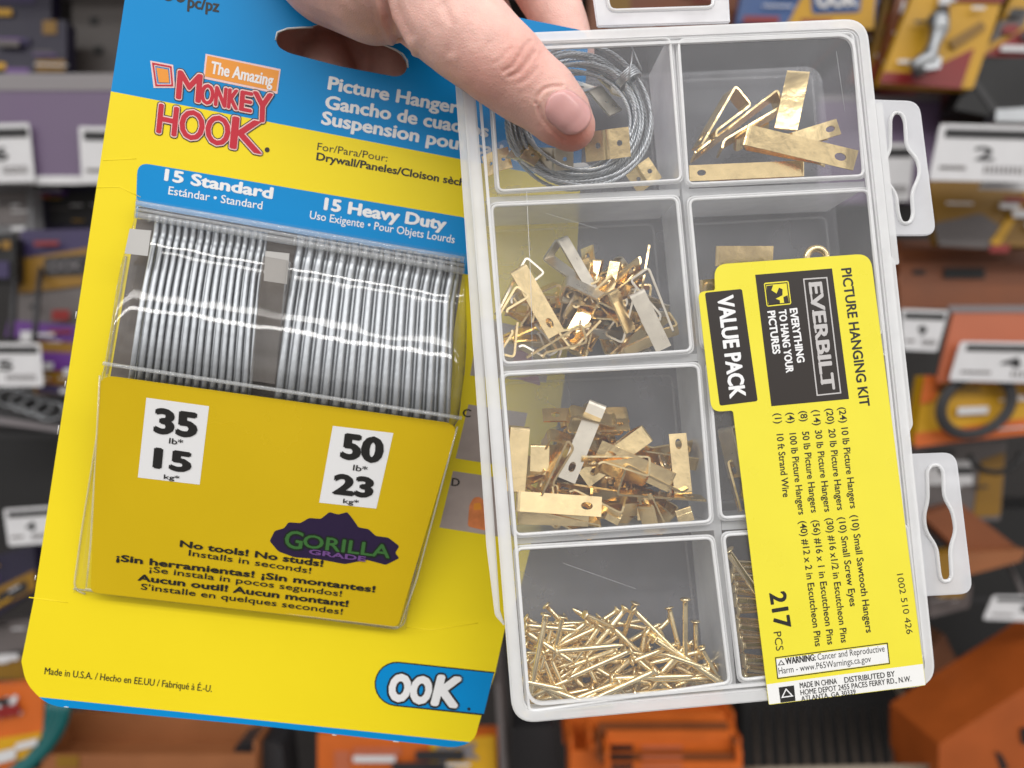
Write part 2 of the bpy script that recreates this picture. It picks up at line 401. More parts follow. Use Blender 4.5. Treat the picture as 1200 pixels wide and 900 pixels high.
k = Ink(); k.poly(CARD, [(549.5 + 2 * math.cos(a * PI / 4), 831 + 2 * math.sin(a * PI / 4)) for a in range(8)], .00016); k.build('badge_dot', BLK, card)
# instruction pictures at the right edge
GRY = mat('print_grey', (.42, .36, .31), .4, var=.12, vscale=90); GRY2 = mat('print_grey_brown', (.40, .33, .30), .4, var=.12, vscale=90)
FLESH = mat('print_flesh', (.70, .22, .07), .4, var=.2, vscale=250); MAUV = mat('print_mauve', (.38, .16, .22), .4, var=.2, vscale=150)
for nm, q, m_ in (('picture_panel', [(562, 372), (650, 392), (640, 448), (551, 440)], GRY), ('picture_panel', [(549, 474), (618, 484), (604, 548), (534, 537)], GRY2), ('picture_panel', [(531, 552), (606, 563), (592, 630), (515, 618)], GRY2)):
    k = Ink(); k.quad(CARD, q, .00005); k.build(nm, m_, card)
k = Ink(); k.poly(CARD, [(598, 440), (606, 400), (618, 398), (634, 452), (616, 447)], .0001, .001); k.build('printed_finger', MAUV, card)
k = Ink(); k.poly(CARD, [(548, 617), (550, 592), (555, 583), (563, 582), (569, 590), (570, 622)], .0001, .001); k.build('printed_finger', FLESH, card)
k = Ink(); k.poly(CARD, [(555, 590), (563, 589), (565, 597), (555, 598)], .00015, .0005); k.build('printed_finger', ORG, card)
k = Ink(); k.text(CARD, 'C', (542, 488), (551, 489), 9, .0001, bold=.4); k.build('lettering', BLK, card); k = Ink(); k.text(CARD, 'D', (529, 569), (538, 570), 9, .0001, bold=.4); k.build('lettering', BLK, card)

# blister: lofted clear shell, wedge below the ridge
rows = [((158, 232), (544, 297), .0004), ((158, 236), (545, 301), .0022), ((157, 244), (545, 310), .0030), ((156, 251), (545, 317), .0028), ((156, 258), (545, 325), .0027),
        ((151, 272), (547, 340), .0032), ((145, 292), (548, 360), .0052), ((139, 314), (549, 383), .0081), ((134, 340), (549, 408), .0114), ((129, 375), (547, 441), .0148),
        ((125, 400), (544, 465), .0161), ((121, 424), (541, 488), .0165), ((120, 429), (540.5, 492), .0153), ((117, 438), (536, 498), .0137),
        ((110, 560), (503, 615), .0090), ((98, 672), (477, 722), .0040), ((92, 690), (472, 734), .0022), ((90, 694), (471, 737), .0003)]
def lerp(a, b, t): return a + (b - a) * t
def shell_row(l, r, w_, n=24, inset=0):
    pts = []
    bl_ = cpx(lerp(163, 86, (l[1] - 232) / 460), l[1] + 1, .0003); br = cpx(lerp(548, 476, (r[1] - 297) / 440), r[1] + 1, .0003)
    A, B = cpx(*l, w_), cpx(*r, w_)
    pts += [bl_, bl_.lerp(A, .55), bl_.lerp(A, .9) + (B - A) * .0015]
    for i in range(n + 1): pts.append(A.lerp(B, .012 + .976 * i / n))
    pts += [br.lerp(B, .9) - (B - A) * .0015, br.lerp(B, .55), br]
    return pts
RW = [shell_row(*r_) for r_ in rows]; V = [p for r_ in RW for p in r_]; n = len(RW[0]); Fc = []
for i in range(len(RW) - 1):
    for j in range(n - 1): Fc.append((i * n + j + n, i * n + j + n + 1, i * n + j + 1, i * n + j))
bl = wobj('blister', V, Fc, BLISTER, pack, True)
RIDGE = plastic('blister_ridge', .72, (.86, .88, .89), .06, bump=.15, bscale=60, fres=1.5, trans=.3)
# rolled edges of the shell
tube('blister_edge', [cpx(*lerp2, .0165) for lerp2 in [(lerp(121, 541, t / 12), lerp(426, 490, t / 12)) for t in range(13)]], .0006, RIDGE, bl, 6)
for dy, rr in ((0, .0009), (7, .0005), (14, .0011)):
    tube('blister_edge', [cpx(lerp(160, 544, t / 12), lerp(238 + dy, 304 + dy, t / 12), .0036) for t in range(13)], rr, RIDGE, bl, 8)
for pts in ([(148, 300, .0003), (120, 470, .0003), (96, 620, .0003), (87, 684, .0003), (90, 692, .0003), (100, 696, .0003)], [(86, 690, .0003), (200, 703, .0003), (340, 720, .0003), (465, 737, .0003), (474, 731, .0003), (482, 690, .0003), (506, 560, .0003), (520, 505, .0003)],
            [(117, 440, .0141), (112, 540, .0100), (106, 640, .0058), (101, 688, .0036)], [(536, 500, .0141), (512, 590, .0100), (488, 680, .0058), (469, 733, .0036)], [(100, 690, .0036), (280, 712, .0036), (467, 735, .0036)]):
    tube('blister_edge', poly_round([cpx(*p) for p in pts], .002), .0003, RIDGE, bl, 6)
for x0, x1, y0, y1, nn in ((176, 300, 251, 271, 15), (346, 530, 279, 309, 21)):    # fine milky ribs standing in for wire reflections under the ridge
    for i in range(nn):
        t = i / (nn - 1); x, y = lerp(x0, x1, t), lerp(y0, y1, t); tube('wire_glint', [cpx(x, y, .0036), cpx(x - 1.5, y + 9, .0034)], .00045, RIDGE, bl, 5)
# dark sheet painted as the shade behind the wires
SHADE = mat('shade_brown', (.13, .11, .095), .35, var=.3, vscale=80)
sheet('shade_sheet', [cpx(x, y, .0002) for x, y in ((163, 242), (544, 308), (515, 500), (128, 448))], N_, SHADE, pack)
# clear upright post between the two bundles, with pale slabs painted in for reflections
POST = plastic('post_plastic', .75, (.45, .40, .36), .06, fres=1.5)
def quadbox(fr, pts, w0, w1, name, m, parent, rad=0):
    return slab(name, rounded([fr.px(x, y, w1) for x, y in pts], rad), w1 - w0, fr.N, m, parent)
quadbox(CARD, [(308, 300), (336, 305), (322, 450), (293, 446)], .002, .0125, 'blister_post', POST, pack)
GLINTW = mat('glint_white', (.50, .49, .47), .5, var=.05)
quadbox(CARD, [(311, 294), (339, 297), (336, 333), (309, 329)], .0100, .0108, 'glint_patch', GLINTW, pack)
quadbox(CARD, [(152, 268), (177, 270), (173, 300), (146, 297)], .0088, .0094, 'glint_patch', GLINTW, pack)
# printed front insert on the slope of the wedge
WI = (.01375, .0036)
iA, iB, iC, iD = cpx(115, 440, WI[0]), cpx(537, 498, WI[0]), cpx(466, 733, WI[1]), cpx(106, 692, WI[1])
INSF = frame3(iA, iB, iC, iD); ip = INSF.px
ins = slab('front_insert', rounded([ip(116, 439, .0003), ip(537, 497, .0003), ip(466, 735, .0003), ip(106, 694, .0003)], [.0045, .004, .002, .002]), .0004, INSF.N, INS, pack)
for q in ([(171.5, 466), (245, 476), (234, 568), (161.5, 559.5)], [(390, 499), (461, 507.5), (441, 596), (374, 589)]):
    k = Ink(); k.quad(INSF, q, .00034); k.build('white_square', WHT, ins)
k = Ink(); W2 = .0005
k.text(INSF, '35', (181.5, 506), (229, 512), 29, W2, bold=1.9, off=.015); k.text(INSF, 'lb*', (198, 519.5), (214, 522), 7, W2, bold=.2)
k.text(INSF, '15', (180.5, 547), (222, 553), 23.5, W2, bold=1.9, off=.015); k.text(INSF, 'kg*', (192, 561), (210, 563), 5.6, W2, bold=.2)
k.text(INSF, '50', (400, 536), (446, 542), 29, W2, bold=1.9, off=.015); k.text(INSF, 'lb*', (413.5, 551), (430, 553.5), 7, W2, bold=.2)
k.text(INSF, '23', (391, 577.5), (435, 582.5), 23, W2, bold=1.9, off=.015); k.text(INSF, 'kg*', (402, 589.5), (420, 591.5), 5.6, W2, bold=.2)
k.text(INSF, 'No tools! No studs!', (211, 640.5), (378, 664), 8, W2, off=.006, bold=.6)
k.text(INSF, 'Installs in seconds!', (221, 651), (364, 672), 7.5, W2, bold=.2)
k.text(INSF, '¡Sin herramientas! ¡Sin montantes!', (136.5, 657), (439, 694), 8, W2, off=.006, bold=.6)
k.text(INSF, '¡Se instala in pocos segundos!', (175, 670), (400, 699), 7.5, W2, bold=.2)
k.text(INSF, 'Aucun outil! Aucun montant!', (161.5, 680), (407.5, 711), 8, W2, off=.006, bold=.6)
k.text(INSF, "S'installe en quelques secondes!", (165, 690.5), (401, 720), 7.5, W2, bold=.2)
k.build('lettering', BLK, ins)
k = Ink(); k.poly(INSF, [(316, 634), (322, 622), (333, 619), (338, 612), (352, 613), (362, 607), (376, 608), (386, 600), (396, 603), (407, 600), (414, 609), (420, 618), (432, 620), (440, 628), (455, 630), (468, 640), (463, 648), (468, 654), (452, 662), (430, 656), (404, 661), (372, 655), (345, 653), (326, 646)], .0004, .0006); k.build('logo_blot', PURP, ins)
for m_, ring, w_, bo in ((mat('print_green_dark', (.012, .02, .012), .4), 2.4, .0005, 0), (GRNP, 0, .0006, .6)):
    k = Ink(); k.text(INSF, 'G', (333, 641), (353, 644), 22, w_, ring=ring, bold=bo); k.text(INSF, 'ORILLA', (355, 641), (456, 654), 16, w_, ring=ring, bold=bo); k.build('logo_words', m_, ins)
k = Ink(); k.text(INSF, 'GRADE', (362, 649), (428, 658), 6, .0007, off=.01, bold=.4); k.build('logo_words', mat('print_violet', (.16, .07, .24), .4), ins)

# ------------------------------------------------------------------ wire hooks in the blister
def wire_hook(x_t, y_t, x_b, y_b, r, label, group, gap=0):
    pts = [cpx(x_t + 4, y_t - 26, .0012), cpx(x_t + 2.5, y_t - 9, .0012), cpx(x_t + 1.5, y_t - 4, .0014), cpx(x_t + .8, y_t - 1, .0019), cpx(x_t, y_t + 2, .0024), cpx(x_t - 1, y_t + 8, .0027), cpx(x_t - 2.5, y_t + 16, .0030), cpx(x_t - 4.5, y_t + 27, .0037)]
    e_ = cpx(x_b, y_b, .0128); s_ = pts[-1]
    for t in (.2, .45, .7, 1): pts.append(s_.lerp(e_, t) + N_ * .0010 * math.sin(t * PI))
    pts += [cpx(x_b - 3, y_b + 22, .0108), cpx(x_b - 9, y_b + 60, .0072), cpx(x_b - 14, y_b + 90, .0048)]
    V, Fc = [], []; tube_vf(V, Fc, pts, r, 10)
    sh = cpx(x_b + gap, y_b, .0128) - e_     # the return leg of the bent wire lies behind, in the gap to its neighbour
    tube_vf(V, Fc, [p + sh - N_ * r * 1.7 for p in pts[:1] + pts[2:]], r * .86, 8)
    return tag(wobj('wire_hook', V, Fc, STEEL, None, True), label, 'wire hook', group)
n = 15
for i in range(n):
    t = i / (n - 1); j = random.uniform(-.6, .6)
    wire_hook(lerp(181, 303, t) + j, lerp(281, 297, t) + random.uniform(-1, 1), lerp(157, 288, t) + j, lerp(424, 446, t), .00084, 'thin grey wire hook in the left bundle under the blister', 'thin wire hooks in the left bundle', 4.6)
for i in range(n):
    t = i / (n - 1); j = random.uniform(-.6, .6)
    wire_hook(lerp(349, 527, t) + j, lerp(302, 328, t) + random.uniform(-1, 1), lerp(328, 517, t) + j, lerp(451, 484, t), .00116, 'thick grey wire hook in the right bundle under the blister', 'thick wire hooks in the right bundle', 6.6)

# handling creases pressed into the card
for pts in ([(121, 188), (160, 186)], [(114, 220), (140, 219), (165, 231)], [(476, 735), (505, 738), (560, 730)], [(34, 700), (80, 706)]):
    tube('card_crease', [cpx(x, y, -.00008) for x, y in pts], .00018, YEL, card, 5)

for i in range(7):    # nicks along the cut edges where the white board shows
    a, b = (((146, 0), (27, 770)), ((45, 825), (540, 877)))[i % 2]; t = random.random(); L_ = .004 + .010 * random.random()
    p, q = (lerp(a[0], b[0], t), lerp(a[1], b[1], t)), (lerp(a[0], b[0], t + L_), lerp(a[1], b[1], t + L_))
    tube('edge_nick', [cpx(*p, -.00005), cpx(*q, -.00005)], .00014, PAPER, card, 5)

# ================================================================== clear compartment box
bpx = BOX.px; BN = BOX.N
box = empty('compartment_box', BOX.M, 'clear plastic compartment box of brass hangers with a yellow sticker, held under the thumb', 'storage box')
DEP = .026
def q3(pts, w_=0): return [bpx(x, y, w_) for x, y in pts]
bc = [(537, 42), (1015, 22), (1097, 803), (601, 848)]
def inset(pts, d):
    out = []; k = len(pts)
    for i, p in enumerate(pts):
        a = (pts[i - 1] - p).normalized(); b = (pts[(i + 1) % k] - p).normalized(); out.append(p + (a + b) * d)
    return out
def ring_wall(name, pts, rad, th, w0, w1, m, parent, bev=0):
    o_ = rounded(pts, rad, 8); i_ = rounded(inset(pts, th), max(rad - th, .001), 8)
    return slab(name, [p + BN * w1 for p in o_], w1 - w0, BN, m, parent, [[p + BN * w1 for p in i_]], None, False, bev)
C3 = q3(bc)
tray = ring_wall('tray_wall', inset(C3, .0012), .006, .0012, -DEP, -.0022, CLEAR, box)
sheet('tray_base', [p - BN * DEP for p in rounded(inset(C3, .0012), .006, 8)], BN, BASEP, box)
lid = sheet('lid', rounded(inset(C3, .001), .006, 8), BN, CLEAR, box)
ring_wall('lid_rim', C3, .0065, .0034, -.0036, .0007, FROST, lid, .0005)
ring_wall('lid_rim', inset(C3, .0042), .005, .0008, -.0004, .0006, FROST, lid)
# side flange with the hinge on the left, latch on the right
slab('hinge_flange', rounded(q3([(533, 90), (545, 88), (586, 716), (592, 735), (580, 722), (570, 640)], -.003), [.001, 0, 0, .001, .001, 0]), .004, BN, FROST, box, bev=.0004)
slab('latch', rounded(q3([(1036, 288), (1050, 306), (1071, 498), (1066, 508), (1062, 512), (1040, 300)], -.002), .0008), .006, BN, FROST, box, bev=.0004)
slab('latch', rounded(q3([(1026, 120), (1034, 120), (1054, 310), (1046, 310)], -.005), .0008), .005, BN, FROST, box)
# dividers
def divider(p, q, w0=-.0255, w1=-.0022, th=.0021):
    a, b = bpx(*p), bpx(*q); d = (b - a).normalized(); s_ = BN.cross(d) * th / 2
    slab('divider', [a - s_ + BN * w1, b - s_ + BN * w1, b + s_ + BN * w1, a + s_ + BN * w1], w1 - w0, BN, DIVP, box)
divider((789, 40), (862, 812))
for L_, M_, R_ in (((570, 233), (803, 223), (1018, 214)), ((588, 433), (824, 418), (1043, 403)), ((603, 635), (845, 618), (1067, 604))):
    divider(L_, (M_[0] - 4, M_[1])); divider((M_[0] + 4, M_[1]), R_)
# moulded ribs of the lid round each compartment
comps = {'l1': [(573, 52), (785, 45), (798, 211), (584, 224)], 'l2': [(576, 241), (793, 232), (810, 411), (590, 426)], 'l3': [(589, 439), (818, 428), (833, 611), (604, 627)], 'l4': [(605, 643), (834, 630), (855, 800), (620, 834)],
         'r1': [(795, 47), (999, 39), (1012, 206), (806, 216)], 'r2': [(808, 234), (1017, 223), (1033, 393), (824, 407)], 'r3': [(830, 426), (1038, 414), (1056, 592), (845, 607)], 'r4': [(848, 627), (1062, 614), (1082, 772), (868, 797)]}
for c_ in comps.values():
    tube('lid_rib', rounded(q3(c_, .00005), .0018, 5), .00048, FROST, lid, 6, True)
    tube('lid_rib', rounded(inset(q3(c_, -.0012), -.0006), .002, 5), .0004, FROST, lid, 6, True)
# faint inner edge of each cup, deeper in the tray
for c_ in comps.values():
    tube('cup_edge', rounded(inset(q3(c_), .0022), .002, 5) and [p - BN * .0235 for p in rounded(inset(q3(c_), .0012), .002, 5)], .0004, CLEAR, tray, 6, True)
# hang tabs
def tab(outer, hole, w_, rads, hr=.002, m=TABP):
    H_ = rounded(q3(hole, w_), hr, 3)
    t = slab('hang_tab', rounded(q3(outer, w_), rads), .0012, BN, m, box, [H_], None, False, .0003)
    tube('tab_rim', [p + BN * .00005 for p in H_], .0006, FROST, t, 6, True)
tab([(1020, 116), (1078, 118), (1098, 276), (1038, 276)], [(1056, 132), (1047, 132), (1043, 140), (1043, 177), (1035, 190), (1035, 208), (1050, 228), (1052, 250), (1056, 262), (1066, 262), (1070, 252), (1068, 227), (1078, 204), (1075, 187), (1062, 173), (1060.5, 142)], -.010, [0, .004, .004, 0])
tab([(1066, 532), (1121, 530), (1141, 696), (1084, 699)], [(1100, 545), (1091, 545), (1086, 552), (1087, 586), (1082, 604), (1084, 622), (1097, 641), (1100.5, 673), (1103, 681), (1112, 681), (1115, 675), (1113, 643), (1120, 622), (1116, 599), (1106, 583), (1105, 552)], -.010, [0, .004, .004, 0])
tab([(690, -40), (852, -48), (856, 26), (700, 31)], [(708, -22), (834, -28), (836, 9), (714, 13)], -.008, [.003, .003, 0, 0], .002)
# hairline scratches across the lid
for s_ in ([(640, 250), (700, 268)], [(660, 660), (745, 690)], [(980, 60), (990, 130)]):
    tube('lid_scratch', q3(s_, .00002), .000035, FROST, lid, 4)
tube('lid_scratch', q3([(617, 222), (622, 330), (624, 425)], .00002), .00009, FROST, lid, 4)

# ------------------------------------------------------------------ sticker
so = [(837, 310), (1020, 297), (1085, 803), (901, 826), (859, 481), (834, 483), (818, 342), (838, 340)]
sk = slab('sticker', rounded(q3(so, .0011), [.004, .004, .0006, .0004, .0008, .0028, .002, .0006], 6), .0002, BN, STK, box)
S0 = .00114
class _S:  # sticker plane a hair above the lid
    N = BN
    def px(s, x, y, w_=0): return bpx(x, y, w_ + .0011)
SF = _S()
k = Ink(); k.poly(SF, [(898.5, 802), (1081.5, 778), (1084.6, 802.6), (901.3, 825.4)], .00003); k.build('white_strip', mat('sticker_white', (.78, .78, .76), .4), sk)
k = Ink(); k.poly(SF, [(885, 322), (975, 314.5), (995, 467.5), (904, 476)], .00004); k.build('black_panel', STKB, sk)
k = Ink(); k.poly(SF, [(826, 343), (869.5, 338.5), (888, 470), (843.5, 475.5)], .00004, .0007); k.build('black_panel', STKB, sk)
k = Ink()
k.text(SF, 'VALUE PACK', (841, 347.5), (856, 467), 18, .0001, off=.02, bold=.5)
k.text(SF, 'EVERYTHING', (925.5, 362), (934.5, 425), 8.6, .0001, off=.015, bold=.3)
k.text(SF, 'TO HANG YOUR', (912.5, 363.5), (921.5, 437), 8.6, .0001, off=.015, bold=.3)
k.text(SF, 'PICTURES', (899.5, 365), (906, 415), 8.6, .0001, off=.015, bold=.3)
k.build('lettering', WHT, sk)
LG = mat('print_light_grey', (.50, .48, .47), .4)
k = Ink(); k.frame_line(SF, [(941, 326.5), (969.5, 324.5), (986, 461), (957, 464)], 1.5, .0001)
k.text(SF, 'EVERBILT', (948, 332), (963.5, 457), 15, .0001, bold=.75, off=.01)
for a in (.0, .118, .262, .385, .52, .655, .75, .87):     # slab serifs under the stems
    x0, y0 = 948 + 15.5 * a, 332 + 125 * a; k.poly(SF, [(x0 - .3, y0 - 1.2), (x0 + 1.7, y0 - 1.4), (x0 + 3.2, y0 + 10), (x0 + 1.2, y0 + 10.2)], .00009)
k.build('logo_words', LG, sk)
k = Ink(); k.poly(SF, [(895, 331.5), (924, 329), (927.5, 356.5), (898.5, 359.5)], .00008, .0006); k.build('logo_square', STK, sk)
k = Ink(); k.frame_line(SF, [(896.5, 333), (922.8, 330.6), (926, 355.3), (899.5, 358)], 1.2, .0001)
k.poly(SF, [(898.5, 335), (906, 334.2), (904, 340), (910, 344), (913, 337), (917, 339), (917, 346), (909, 350), (914, 352), (914, 356), (901, 357), (899, 347)], .0001); k.poly(SF, [(918, 348), (923, 346), (924.5, 354.5), (919, 355)], .0001)
k.build('logo_square', STKB, sk)
k = Ink()
k.text(SF, 'PICTURE HANGING KIT', (986, 315), (1008, 476.5), 11.5, .00005, off=.01, bold=.25)
for s_, p0, p1 in (('(24)', (983, 477.6), (985, 495.5)), ('10 lb Picture Hangers', (985.8, 501.5), (996.7, 596)), ('(20)', (968, 479), (970, 497)), ('20 lb Picture Hangers', (970.8, 503), (981.4, 598)),
                   ('(14)', (952.5, 480.7), (954.3, 498.5)), ('30 lb Picture Hangers', (955, 504.5), (966.5, 600)), ('(8)', (937.5, 482), (939, 494)), ('50 lb Picture Hangers', (940, 506), (950.8, 601)),
                   ('(4)', (922.3, 483.8), (923.7, 496)), ('100 lb Picture Hangers', (925, 508), (936, 603.3)), ('(1)', (907.3, 484.7), (908.7, 496.5)), ('10 ft Strand Wire', (910, 509), (917.8, 582.7)),
                   ('(10) Small Sawtooth Hangers', (997.4, 604), (1015.2, 741.7)), ('(10) Small Screw Eyes', (982.5, 606.5), (996.4, 710.8)), ('(30) #16 x1/2 in Escutcheon Pins', (968, 607.6), (986, 753.4)),
                   ('(56) #16 x 1 in Escutcheon Pins', (952, 610), (970, 755.6)), ('(40) #12 x 2 in Escutcheon Pins', (937, 611), (955.5, 757.7))):
    k.text(SF, s_, p0, p1, 8, .00005, off=.006, bold=.12)
k.text(SF, '217', (902, 695.5), (908.5, 737), 19, .00005, off=.012, bold=.6); k.text(SF, 'PCS', (906.5, 741), (909.8, 763), 9, .00005)
k.text(SF, '1002 510 426', (1051, 673), (1062.7, 743.5), 7.5, .00005)
k.frame_line(SF, [(908.2, 770.3), (1040.3, 753), (1043, 778), (911, 795.8)], 1.1, .00008)
k.text(SF, 'WARNING:', (921, 778.6), (956, 773.8), 7.2, .00008, off=.004, bold=.3); k.text(SF, 'Cancer and Reproductive', (958.5, 773.6), (1037, 763.4), 7.2, .00008)
k.text(SF, 'Harm - www.P65Warnings.ca.gov', (912.8, 790), (1021, 775.6), 7.2, .00008)
k.frame_line(SF, [(911.5, 780), (915.2, 773.2), (920, 779)], .9, .00008)
k.text(SF, 'MADE IN CHINA', (937.7, 806.6), (981, 801.2), 6.2, .00008, bold=.12); k.text(SF, 'DISTRIBUTED BY', (990, 800.2), (1049, 792.6), 6.2, .00008, bold=.12)
k.text(SF, 'HOME DEPOT 2455 PACES FERRY RD., N.W.', (938.5, 814.8), (1068, 798.2), 6, .00008, bold=.1)
k.text(SF, 'ATLANTA, GA 30339', (939.3, 821.6), (1003, 813.4), 5.4, .00008, bold=.1)
k.poly(SF, [(912.5, 805.5), (930.5, 803.2), (932.3, 821.3), (914.8, 823.5)], .00008)
k.build('lettering', BLK, sk)
k = Ink(); k.quad(SF, [(909.5, 772.3), (1039.3, 755.2), (1041.6, 776.5), (912, 794)], .00005); k.build('white_strip', mat('sticker_white', (.78, .78, .76), .4), sk)
k = Ink(); k.frame_line(SF, [(915.5, 818), (921, 806.5), (930, 816)], 1.3, .0001); k.build('warning_mark', WHT, sk)

# ------------------------------------------------------------------ bent strip hangers
def strip_mesh(name, prof, W_, th, m, holes=(), r=.0012):
    """flat strip bent along a 2D profile, oval holes cut at arc positions (s, half length, half width)"""
    pr = poly_round([Vector((p[0], p[1])) for p in prof], r)
    S = [0]
    for a, b in zip(pr, pr[1:]): S.append(S[-1] + (b - a).length)
    def bend(s_):
        for i in range(len(S) - 1):
            if s_ <= S[i + 1] or i == len(S) - 2:
                t = (s_ - S[i]) / max(1e-9, S[i + 1] - S[i]); p = pr[i].lerp(pr[i + 1], t); return p
    tv_ = [-.5, -.25, 0, .25, .5]; V, Fc = [], []; idx = {}
    def vid(s_, t):
        key = (round(s_ * 1e7), round(t * 1e7))
        if key not in idx: idx[key] = len(V); p = bend(s_); V.append(Vector((p.x, t, p.y)))
        return idx[key]
    cuts = sorted(S + [h[0] - h[1] * 1.5 for h in holes] + [h[0] + h[1] * 1.5 for h in holes])
    cuts = [c for c in cuts if not any(abs(c - h[0]) < h[1] * 1.5 - 1e-7 for h in holes)]
    cl = [cuts[0]]
    for c in cuts[1:]:
        if c - cl[-1] > 2e-6: cl.append(c)
    for a, b in zip(cl, cl[1:]):
        h = next((h for h in holes if abs((a + b) / 2 - h[0]) < h[1] * 1.4), None)
        if h is None:
            for t0, t1 in zip(tv_, tv_[1:]): Fc.append((vid(a, t0 * W_), vid(b, t0 * W_), vid(b, t1 * W_), vid(a, t1 * W_)))
        else:
            ou = [(a, t * W_) for t in tv_] + [(a + (b - a) * q, .5 * W_) for q in (.25, .5, .75)] + [(b, t * W_) for t in reversed(tv_)] + [(b - (b - a) * q, -.5 * W_) for q in (.25, .5, .75)]
            inn = []
            for s_, t in ou:
                x, y = (s_ - h[0]) / ((b - a) / 2), t / (W_ / 2); an = math.atan2(y, x); inn.append((h[0] + math.cos(an) * h[1], math.sin(an) * h[2]))
            k_ = len(ou)
            for i in range(k_):
                j = (i + 1) % k_; Fc.append((vid(*ou[j]), vid(*ou[i]), vid(*inn[i]), vid(*inn[j])))
    bm = bmesh.new(); vs = [bm.verts.new(v) for v in V]
    for f in Fc:
        try: bm.faces.new([vs[i] for i in f])
        except ValueError: pass
    bmesh.ops.recalc_face_normals(bm, faces=bm.faces[:])
    bmesh.ops.solidify(bm, geom=bm.faces[:], thickness=th)
    me = bpy.data.meshes.new(name); bm.to_mesh(me); bm.free(); me.materials.append(m); return me
def frame_mat(p0, p1, roll, N0):
    X = (p1 - p0).normalized(); Z = -N0; Z = (Z - X * Z.dot(X)).normalized(); Z = Matrix.Rotation(R(roll), 3, X) @ Z; Y = Z.cross(X)
    M = Matrix((X, Y, Z)).transposed().to_4x4(); M.translation = p0; return M
MMP = (bpx(800, 400) - bpx(900, 400)).length / 100
def hanger(p0, p1, w0, w1, roll, wd, label, group=None, kind='tri', m=None, hole=True, open_=.28):
    a, b = bpx(*p0, w0), bpx(*p1, w1); L_ = (b - a).length; W_ = wd * MMP
    if kind == 'tri': prof = [(L_, 0), (0, 0), (.08 * L_, open_ * L_), (.72 * L_, .05 * L_ + .0012), (.78 * L_, .10 * L_ + .001)]
    elif kind == 'hook': prof = [(L_, 0), (0, 0), (-.02 * L_, .16 * L_), (.30 * L_, .22 * L_), (.5 * L_, .10 * L_)]
    elif kind == 'vee': prof = [(L_, 0), (.45 * L_, 0), (.40 * L_, .10 * L_), (0, .34 * L_)]
    else: prof = [(L_, 0), (0, 0), (0, .1 * L_)]
    hs = [(min(.17 * L_, W_ * .8), W_ * .30, W_ * .19)] if hole else []
    if kind == 'vee': hs = [(.25 * L_, W_ * .10, W_ * .10), (.80 * L_, W_ * .10, W_ * .10)]
    me = strip_mesh('strip_hanger', prof, W_, .0006, m or BRASS, hs, .0016 if kind == 'tri' else .001)
    o = link('strip_hanger', me, frame_mat(a, b, roll, BN)); return tag(o, label, 'picture hanger', group)
GA, GB, GC = 'small hangers piled in the second box row', 'medium hangers piled in the third box row', 'large hangers in the top right box cell'
# top right cell
hanger((936, 82), (921, 151), -.011, -.0085, 20, 27, 'bright wide brass hanger leaning upright in the top right cell', GC, hole=False, kind='hook')
hanger((872, 157), (1003, 188), -.006, -.005, 10, 24, 'long brass hanger lying in front across the top right cell', GC, open_=.2)
hanger((925, 166), (983, 148), -.011, -.010, 0, 20, 'brass hanger with its slotted end tilted up behind the long front one', GC)
hanger((945, 197), (808, 203), -.012, -.011, -10, 19, 'brass hanger lying flat along the floor of the top right cell', GC, open_=.2)
hanger((856, 103), (816, 172), -.012, -.010, 78, 24, 'edge-on brass hanger with a triangular loop, left in the top right cell', GC, open_=.35)
hanger((908, 110), (811, 184), -.016, -.013, 100, 24, 'edge-on brass hanger leaning left behind the other loop in the top right cell', GC, open_=.16)
hanger((862, 172), (900, 152), -.016, -.016, 60, 20, 'half hidden brass hanger behind the long front one in the top right cell', GC)
# second row, left cell
S2 = [((606, 312), (652, 392), -.005, -.005, 6, 21, 'bright front brass hanger leaning left, second row pile', 'tri', BRASS, 1, .28), ((658, 276), (702, 352), -.010, -.009, -28, 17, 'dull hanger rising highest out of the second row pile', 'tri', NICKEL, 0, .5),
      ((614, 302), (581, 366), -.012, -.009, 82, 19, 'edge-on hanger at the top left of the second row pile', 'tri', NICKEL, 1, .4), ((604, 335), (582, 372), -.007, -.006, 88, 19, 'small edge-on loop against the left wall, second row pile', 'tri', BRASS, 1, .5),
      ((603, 421), (607, 380), -.006, -.006, 92, 18, 'edge-on loop standing in the bottom left corner of the second row pile', 'tri', BRASS, 1, .5), ((681, 378), (616, 418), -.006, -.007, 84, 20, 'long edge-on hanger along the bottom of the second row pile', 'tri', BRASS, 1, .32),
      ((655, 330), (620, 345), -.012, -.012, 70, 20, 'edge-on loop behind the bright front hanger, second row pile', 'tri', BRASS, 1, .5), ((668, 413), (702, 378), -.007, -.008, 95, 20, 'triangular loop resting on the cell floor, middle of the second row pile', 'tri', BRASS, 1, .6),
      ((761, 313), (790, 388), -.009, -.008, -75, 20, 'large edge-on loop at the right end of the second row pile', 'tri', NICKEL, 1, .34), ((745, 340), (778, 409), -.006, -.006, 12, 19, 'dull flat strip sloping to the lower right of the second row pile', 'tri', NICKEL, 0, .3),
      ((718, 338), (740, 388), -.006, -.007, -42, 22, 'folded hanger with a bright bent top in the middle of the second row pile', 'tri', BRASS, 0, .45), ((700, 303), (690, 345), -.013, -.013, 30, 12, 'rolled narrow end poking up left of the second row pile centre', 'hook', BRASS, 0, .3),
      ((721, 305), (712, 345), -.011, -.011, 25, 13, 'rolled narrow end poking up right of the second row pile centre', 'hook', BRASS, 0, .3), ((738, 308), (700, 345), -.014, -.014, -30, 22, 'dull hanger lying behind the rolled ends, second row pile', 'tri', NICKEL, 0, .3),
      ((688, 362), (668, 398), -.011, -.011, 25, 20, 'tilted hanger under the dull high one, second row pile', 'tri', BRASS, 1, .3)]
